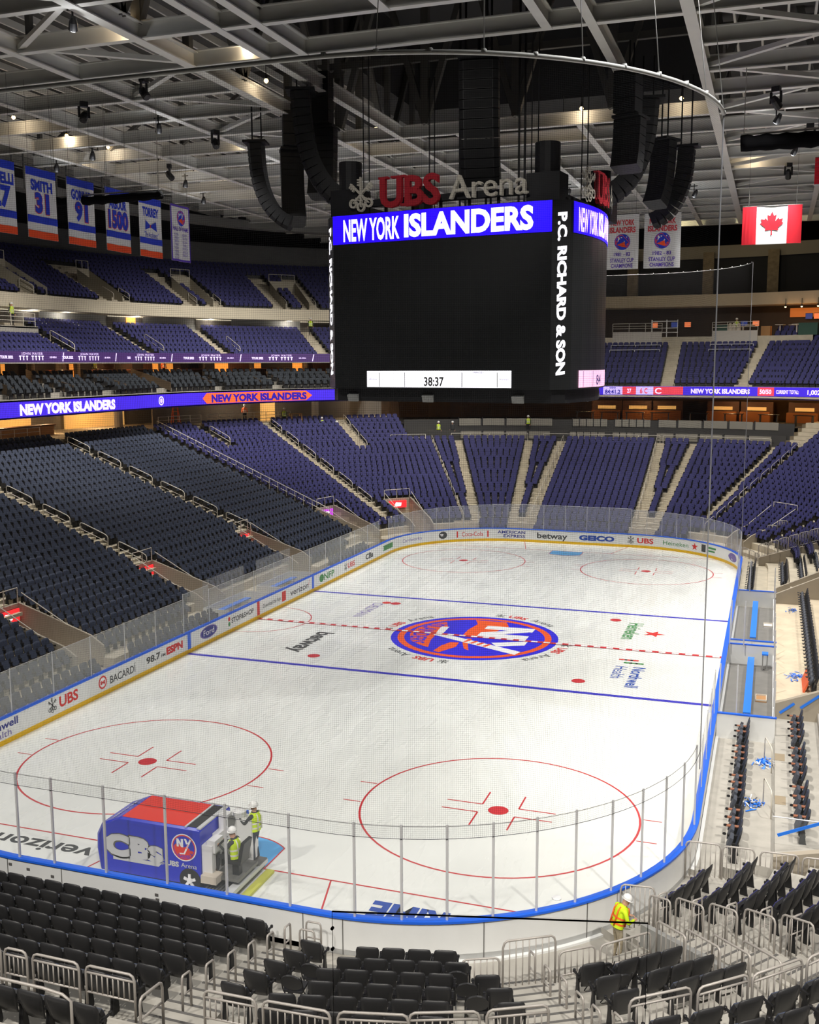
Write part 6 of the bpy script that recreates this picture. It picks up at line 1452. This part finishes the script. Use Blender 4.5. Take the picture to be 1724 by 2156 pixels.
for k in range(8): b.bx(1.8+.1*k, 1.85+.1*k, -1.1, .9, .2, .24)
b.build('conditioner', ZG, zm)
b = MB(); b.bx(2.5, 2.72, -1.2, 1.0, .2, .34); b.beam((2.74, -1.2, .3), (2.74, 1.0, .3), .05, .12); b.build('blade_cover', ZS, zm)
b = MB(); b.bx(2.78, 3.02, -1.2, .9, .01, .09); b.build('towel', mat('towel_yellow', (204, 206, 92), .9), zm)
b = MB(); b.tube([(2.2, .9, .55), (2.2, .9, 1.8)], .035, 6); b.build('grab_rail', CAPB, zm)
b = MB(); b.bx(2.4, 2.75, .5, .98, .34, .4); b.build('foot_plate', ZG, zm)
# ---------------------------------------------------------------- people
SKIN = mat('skin', (196, 150, 124), .6); SHIRT = mat('dark_jacket', (58, 60, 62), .85); JEAN = mat('dark_trousers', (50, 56, 70), .85); BLKT = mat('black_trousers', (38, 38, 42), .85)
CAMO = mat('pale_trousers', (168, 156, 132), .9, noise=.35, scale=14); BOOT = mat('boots', (74, 54, 40), .7); VY = mat('vest_yellow', (206, 236, 24), .7); VOR = mat('vest_orange', (246, 110, 40), .7); VS = mat('vest_stripe', (226, 226, 214), .5); HATW = mat('hard_hat', (238, 238, 236), .35); HATY = mat('hard_hat_yellow', (236, 208, 40), .35)
def make_body(J, pal, fingers=True):
    """J: joint positions; one skinned surface; pal: bone group -> material"""
    V = []; Eg = []; Rr = []; G = []
    def nd_(p, r): V.append(Vector(p)); Rr.append(r); return len(V)-1
    def bone(a, c, g): Eg.append((a, c)); G.append(g)
    pel = nd_(J['pelvis'], (.15, .115)); sp1 = nd_(J['spine'], (.145, .105)); ch = nd_(J['chest'], (.165, .11)); nk = nd_(J['neck'], (.058, .058)); hb = nd_(J['head'] - J['up']*.05, (.075, .085)); ht = nd_(J['head'] + J['up']*.05, (.08, .095))
    bone(pel, sp1, 'top'); bone(sp1, ch, 'top'); bone(ch, nk, 'top'); bone(nk, hb, 'skin'); bone(hb, ht, 'skin')
    ns_ = nd_(J['head']+J['fw']*.105-J['up']*.02, (.014, .018)); bone(hb, ns_, 'skin')
    cn = nd_(J['head']+J['fw']*.075-J['up']*.11, (.03, .03)); bone(hb, cn, 'skin')
    for sd in ('L', 'R'):
        hip = nd_(J['hip'+sd], (.098, .098)); kn = nd_(J['knee'+sd], (.062, .062)); an = nd_(J['ankle'+sd], (.045, .045)); to = nd_(J['toe'+sd], (.042, .035))
        bone(pel, hip, 'leg'); bone(hip, kn, 'leg'); bone(kn, an, 'leg'); bone(an, to, 'boot')
        shd = nd_(J['sh'+sd], (.068, .068)); el = nd_(J['el'+sd], (.048, .048)); wr = nd_(J['wr'+sd], (.032, .036)); pa = nd_(J['wr'+sd]+J['hd'+sd]*.07, (.038, .02))
        bone(ch, shd, 'top'); bone(shd, el, 'arm'); bone(el, wr, 'arm'); bone(wr, pa, 'skin')
        if fingers:
            d = J['hd'+sd]; sdv = d.cross(J['up']).normalized() if abs(d.dot(J['up'])) < .95 else J['fw'].copy(); nv = sdv.cross(d).normalized()
            for k, L in enumerate((.075, .085, .08, .062)):
                p0 = V[pa]+sdv*(.028-.019*k)+d*.02; a = nd_(p0, (.01, .01)); c = nd_(p0+d*L*.5-nv*.012, (.009, .009)); e = nd_(p0+d*L*.75-nv*.04, (.008, .008))
                bone(pa, a, 'skin'); bone(a, c, 'skin'); bone(c, e, 'skin')
            a = nd_(V[wr]+d*.04+sdv*.045, (.011, .011)); c = nd_(V[wr]+d*.085+sdv*.055-nv*.015, (.009, .009)); bone(wr, a, 'skin'); bone(a, c, 'skin')
    me = bpy.data.meshes.new('body'); me.from_pydata([tuple(v) for v in V], Eg, []); o = bpy.data.objects.new('body_tmp', me); COL.objects.link(o)
    md_ = o.modifiers.new('skin', 'SKIN'); md_.use_smooth_shade = True
    for i, r in enumerate(Rr): me.skin_vertices[0].data[i].radius = r
    me.skin_vertices[0].data[0].use_root = True
    ss = o.modifiers.new('sub', 'SUBSURF'); ss.levels = 2; ss.render_levels = 2
    dg = bpy.context.evaluated_depsgraph_get(); m2 = bpy.data.meshes.new_from_object(o.evaluated_get(dg)); bpy.data.objects.remove(o); bpy.data.meshes.remove(me)
    m2.name = 'body'; m2.materials.clear(); names = list(pal); 
    for k in names: m2.materials.append(pal[k])
    segs = [(V[a], V[c], names.index(g)) for (a, c), g in zip(Eg, G)]
    for p in m2.polygons:
        q = Vector(p.center); best = None
        for a, c, gi in segs:
            dd = c-a; t = max(0, min(1, (q-a).dot(dd)/max(1e-9, dd.length_squared))); ds = (q-(a+dd*t)).length
            if best is None or ds < best[0]: best = (ds, gi)
        p.material_index = best[1]; p.use_smooth = True
    return m2
def base_pose():
    J = {'pelvis': (0, 0, .97), 'spine': (0, .01, 1.14), 'chest': (0, .01, 1.34), 'neck': (0, 0, 1.5), 'head': (0, .03, 1.64), 'up': (0, 0, 1), 'fw': (0, 1, 0)}
    for sd, s in (('L', -1), ('R', 1)):
        J.update({'hip'+sd: (s*.1, 0, .9), 'knee'+sd: (s*.115, .03, .5), 'ankle'+sd: (s*.12, -.02, .09), 'toe'+sd: (s*.14, .15, .04), 'sh'+sd: (s*.2, 0, 1.42), 'el'+sd: (s*.26, -.03, 1.14), 'wr'+sd: (s*.27, .1, .9), 'hd'+sd: (0, .15, -1)})
    return J
def vest_mesh(J, m0, m1):
    b = MB(); a, c = J['pelvis']-Vector((0, 0, 0)), J['neck']; ax = (c-a).normalized(); side = Vector((1, 0, 0)); fr = side.cross(ax)*-1
    R_ = [(-.02, .21, .155), (.12, .19, .145), (.27, .2, .15), (.40, .225, .15), (.47, .2, .13), (.52, .12, .1)]; n = 16; o = 0
    for z, rx, ry in R_:
        for k in range(n): t = 2*pi*k/n; b.v.append(tuple(a+ax*z+side*(rx*cos(t))+fr*(ry*sin(t))))
    for i in range(len(R_)-1):
        for k in range(n):
            k2 = (k+1) % n; b.f.append((i*n+k, i*n+k2, (i+1)*n+k2, (i+1)*n+k)); b.mi.append(0)
    for z, rx, ry in ((.06, .203, .153), (.2, .2, .152)):
        o = len(b.v)
        for dz in (0, .05):
            for k in range(n): t = 2*pi*k/n; b.v.append(tuple(a+ax*(z+dz)+side*(rx*cos(t))+fr*(ry*sin(t))))
        for k in range(n): k2 = (k+1) % n; b.f.append((o+k, o+k2, o+n+k2, o+n+k)); b.mi.append(1)
    for sx in (-.1, .1):   # shoulder bands
        P = [a+ax*z+side*(sx*(1.0 if z < .45 else .8))-fr*(ry+.004) for z, ry in ((.02, .15), (.27, .15), (.40, .15), (.50, .1))]
        b.tube(P, .022, 4, 1); P = [a+ax*z+side*sx+fr*(ry+.004) for z, ry in ((.02, .15), (.27, .15), (.40, .15), (.50, .1))]; b.tube(P, .022, 4, 1)
    return b.mesh('vest', [m0, m1], True)
def hat_mesh(J, m):
    b = MB(); c = J['head']+J['up']*.03; b.lathe([(.125, .0), (.122, .05), (.1, .1), (.06, .13), (.01, .14)], c, 14, axis=J['up']); b.lathe([(.15, -.01), (.15, .004), (.12, .01)], c+J['fw']*.02, 14, axis=J['up']); return b.mesh('hard_hat', m, True)
def person(label, loc, facing, pose=None, legm=None, vest=(VY, VS), hat=HATW, topm=None, group=None, meshes=None):
    J = base_pose(); J.update(pose or {}); J = {k: Vector(v) for k, v in J.items()}
    t = thing('person', label, 'person', loc, atan2(-facing[0], facing[1]), group)
    if meshes is None: meshes = (make_body(J, {'top': topm or SHIRT, 'skin': SKIN, 'leg': legm or JEAN, 'arm': topm or SHIRT, 'boot': BOOT}), vest_mesh(J, *vest) if vest else None, hat_mesh(J, hat) if hat else None)
    link('body', meshes[0], t)
    if meshes[1]: link('vest', meshes[1], t)
    if meshes[2]: link('hard_hat', meshes[2], t)
    return meshes
person('standing worker in yellow vest and white helmet on the resurfacer rear', (1.14, -27.45, .4), (-1, .05), {'elL': (-.3, .18, 1.2), 'wrL': (-.22, .42, 1.36), 'hdL': (.1, .6, .8), 'elR': (.3, .15, 1.2), 'wrR': (.2, .4, 1.3), 'hdR': (-.1, .6, .8), 'kneeR': (.12, .08, .52)})
seat = {'pelvis': (0, 0, .5), 'spine': (0, .0, .68), 'chest': (0, .04, .88), 'neck': (0, .06, 1.05), 'head': (0, .1, 1.19)}
for sd, s in (('L', -1), ('R', 1)): seat.update({'hip'+sd: (s*.1, .06, .47), 'knee'+sd: (s*.14, .47, .5), 'ankle'+sd: (s*.15, .5, .1), 'toe'+sd: (s*.16, .67, .05), 'sh'+sd: (s*.2, .05, .97), 'el'+sd: (s*.27, .2, .74), 'wr'+sd: (s*.17, .42, .84), 'hd'+sd: (-s*.2, .9, .3)})
person('seated driver in yellow vest and white helmet on the resurfacer', (1.12, -28.57, .56), (-1, 0), seat, BLKT)
bent = {'pelvis': (0, -.02, .97), 'spine': (0, .02, 1.15), 'chest': (0, .08, 1.34), 'neck': (0, .14, 1.48), 'head': (0, .22, 1.58), 'up': (0, .45, .9), 'fw': (0, .9, -.45)}
for sd, s in (('L', -1), ('R', 1)): bent.update({'sh'+sd: (s*.22, .08, 1.41), 'el'+sd: (s*.31, .12, 1.13), 'wr'+sd: (s*.12, .36, 1.1), 'hd'+sd: (-s*.4, .8, .1)})
person('worker in yellow and orange vest looking down by the near right boards', (11.65, -28.62, 0), (.75, .5), bent, CAMO, (VY, VOR), HATW, VY)
std = person('far worker in yellow vest atop the left stairs of the far end', (-16.9, 47.0, 7.1), (.3, -1), {}, BLKT)
person('far worker in dark jacket beside the one in yellow', (-15.6, 47.6, 7.1), (0, -1), meshes=(std[0], None, std[2]))
org = person('far worker in orange vest at the lit doorway above the left corner', (-33.6, 37.6, 9.0), (.6, -.6), {}, BLKT, (VOR, VS), HATW, VOR)
for lab, loc, fc, ms in (('worker in yellow vest standing in the corner top rows', (-30.5, 39.9, 8.6), (.5, -.8), std), ('crouched-looking worker in yellow vest amid the corner seats', (-27.6, 42.4, 7.6), (.4, -.8), std),
                         ('worker in orange jacket on the upper corner stairs', (-26.3, 43.0, 7.2), (.4, .8), org), ('worker in yellow behind the far lounge boxes', (-8.6, 50.8, 7.6), (0, -1), std),
                         ('worker in yellow on the far balcony', (10.9, 58.2, 17.2), (0, -1), std), ('worker in yellow vest at the mezzanine doorway next to the scoreboard', (-30.6, 46.7, 17.5), (.4, -1), std),
                         ('worker with yellow helmet on the mezzanine platform at far left', (-40.3, 13.4, 17.55), (1, 0), std), ('worker in white helmet inside a suite', (-40.2, 23.3, 13.35), (1, 0), std), ('worker in orange inside a suite', (-38.9, 32.0, 13.35), (1, -.4), org)):
    person(lab, loc, fc, meshes=ms)
# ---------------------------------------------------------------- other loose things
t = thing('step_ladder', 'orange step ladder standing on the left platform', 'ladder', (-37.2, 31.0, 9.0), .8); OR = mat('ladder_orange', (242, 110, 60), .5); b = MB()
for sx in (-1, 1): b.beam((sx*.35, -.5, 0), (sx*.2, 0, 1.9), .07, .05); b.beam((sx*.35, .5, 0), (sx*.2, 0, 1.9), .07, .05)
b.build('rail', OR, t); b = MB()
for k in range(5): z = .3+.34*k; b.beam((-.33+.03*k, -.5+.09*k*1.0, z), (.33-.03*k, -.5+.09*k, z), .1, .05)
b.build('rung', OR, t); b = MB(); b.box((0, 0, 1.92), (.5, .22, .06)); b.build('top_cap', OR, t)
t = thing('scaffold', 'yellow wooden-looking scaffold frame standing in the corner seats', 'scaffold', (-29.4, 41.6, 7.4), .7); YW = mat('scaffold_tan', (176, 130, 76), .6); b = MB()
for x, z1 in ((-1.1, 2.4), (-.1, 2.4), (.2, 1.5), (1.1, 1.5)): b.bx(x-.05, x+.05, -.4, -.3, 0, z1); b.bx(x-.05, x+.05, .3, .4, 0, z1)
b.build('frame', YW, t); b = MB(); b.bx(-1.15, 1.15, -.4, .4, 1.35, 1.42); b.bx(-1.15, -.05, -.4, -.3, 2.3, 2.4); b.build('deck', YW, t)
def folding(label, loc, rz, group='folding chairs'):
    t = thing('folding_chair', label, 'chair', loc, rz, group); b = MB(); pr = circle_poly(.24, 16, sx=1, sy=.85); R = Matrix.Rotation(radians(18), 3, 'X')
    b.prism(pr, -.02, .02, 0, lambda u, v, w: tuple(R @ Vector((u, w, v))+Vector((0, -.15, .66)))); b.build('backrest', SHELL, t)
    b = MB(); b.box((0, .1, .42), (.42, .4, .05)); b.build('seat', SHELL, t); b = MB()
    for sx in (-.23, .23): b.tube([(sx, -.22, .85), (sx, -.05, .42), (sx, .25, 0)], .014, 5); b.tube([(sx, .22, .42), (sx, -.25, 0)], .014, 5)
    b.build('frame', BLK, t)
for i, (th, d, k, yw) in enumerate(((22.0, 2.9, 2.2, .3), (22.6, 3.8, 3.2, .3), (23.0, 4.7, 4.2, .3), (37.0, 3.5, 2.85, .7), (36.6, 4.4, 3.85, .7))):
    folding(f'round-backed folding chair in the near rows, {ordn(i)} from the left', pol(th, d, nz(k)+.03), yw)
folding('folding chair left of the middle block, nearer the ice', (5.75, -33.6, nz(3)), .1); folding('folding chair left of the middle block, nearer the railing', (5.75, -34.55, nz(4)), .1)
t = thing('glass_guard', 'frameless glass guard with dark top strip close to the camera', 'glass', (13.8621, -50.4011, 11.6479))
P = [Vector((-0.1400, -0.1973, 1.6144)), Vector((0.6054, 0.0570, 1.5820))]; dn = Vector((0, 0, -1.1))
b = MB(); b.hexa([P[0]+dn, P[1]+dn, P[1]+dn+Vector((0, .012, 0)), P[0]+dn+Vector((0, .012, 0)), P[0], P[1], P[1]+Vector((0, .012, 0)), P[0]+Vector((0, .012, 0))]); b.build('pane', mat('glass_guard', (206, 214, 212), .08, alpha=.04), t)
b = MB(); b.tube([P[0], P[1]], .0021, 6); b.build('top_strip', BLK, t)
for q in (P[0], P[1]): b = MB(); b.tube([q, q+dn], .0008, 5); b.build('edge', GRY, t)
b = MB()
for z in (-.045, -.1): b.lathe([(.004, -.004), (.004, .004)], tuple(P[0]+Vector((0, 0, z))), 8, axis=(0, 1, 0))
b.build('clip', BLK, t)
o = MB(); o.lathe([(.1, 0), (.14, .01), (.13, .03), (.05, .035)], n=8); q = o.build('paper_scrap', M_W); q.location = (9.65, -26.07, .006); tag(q, 'small white scrap lying on the ice near the right corner', 'scrap')
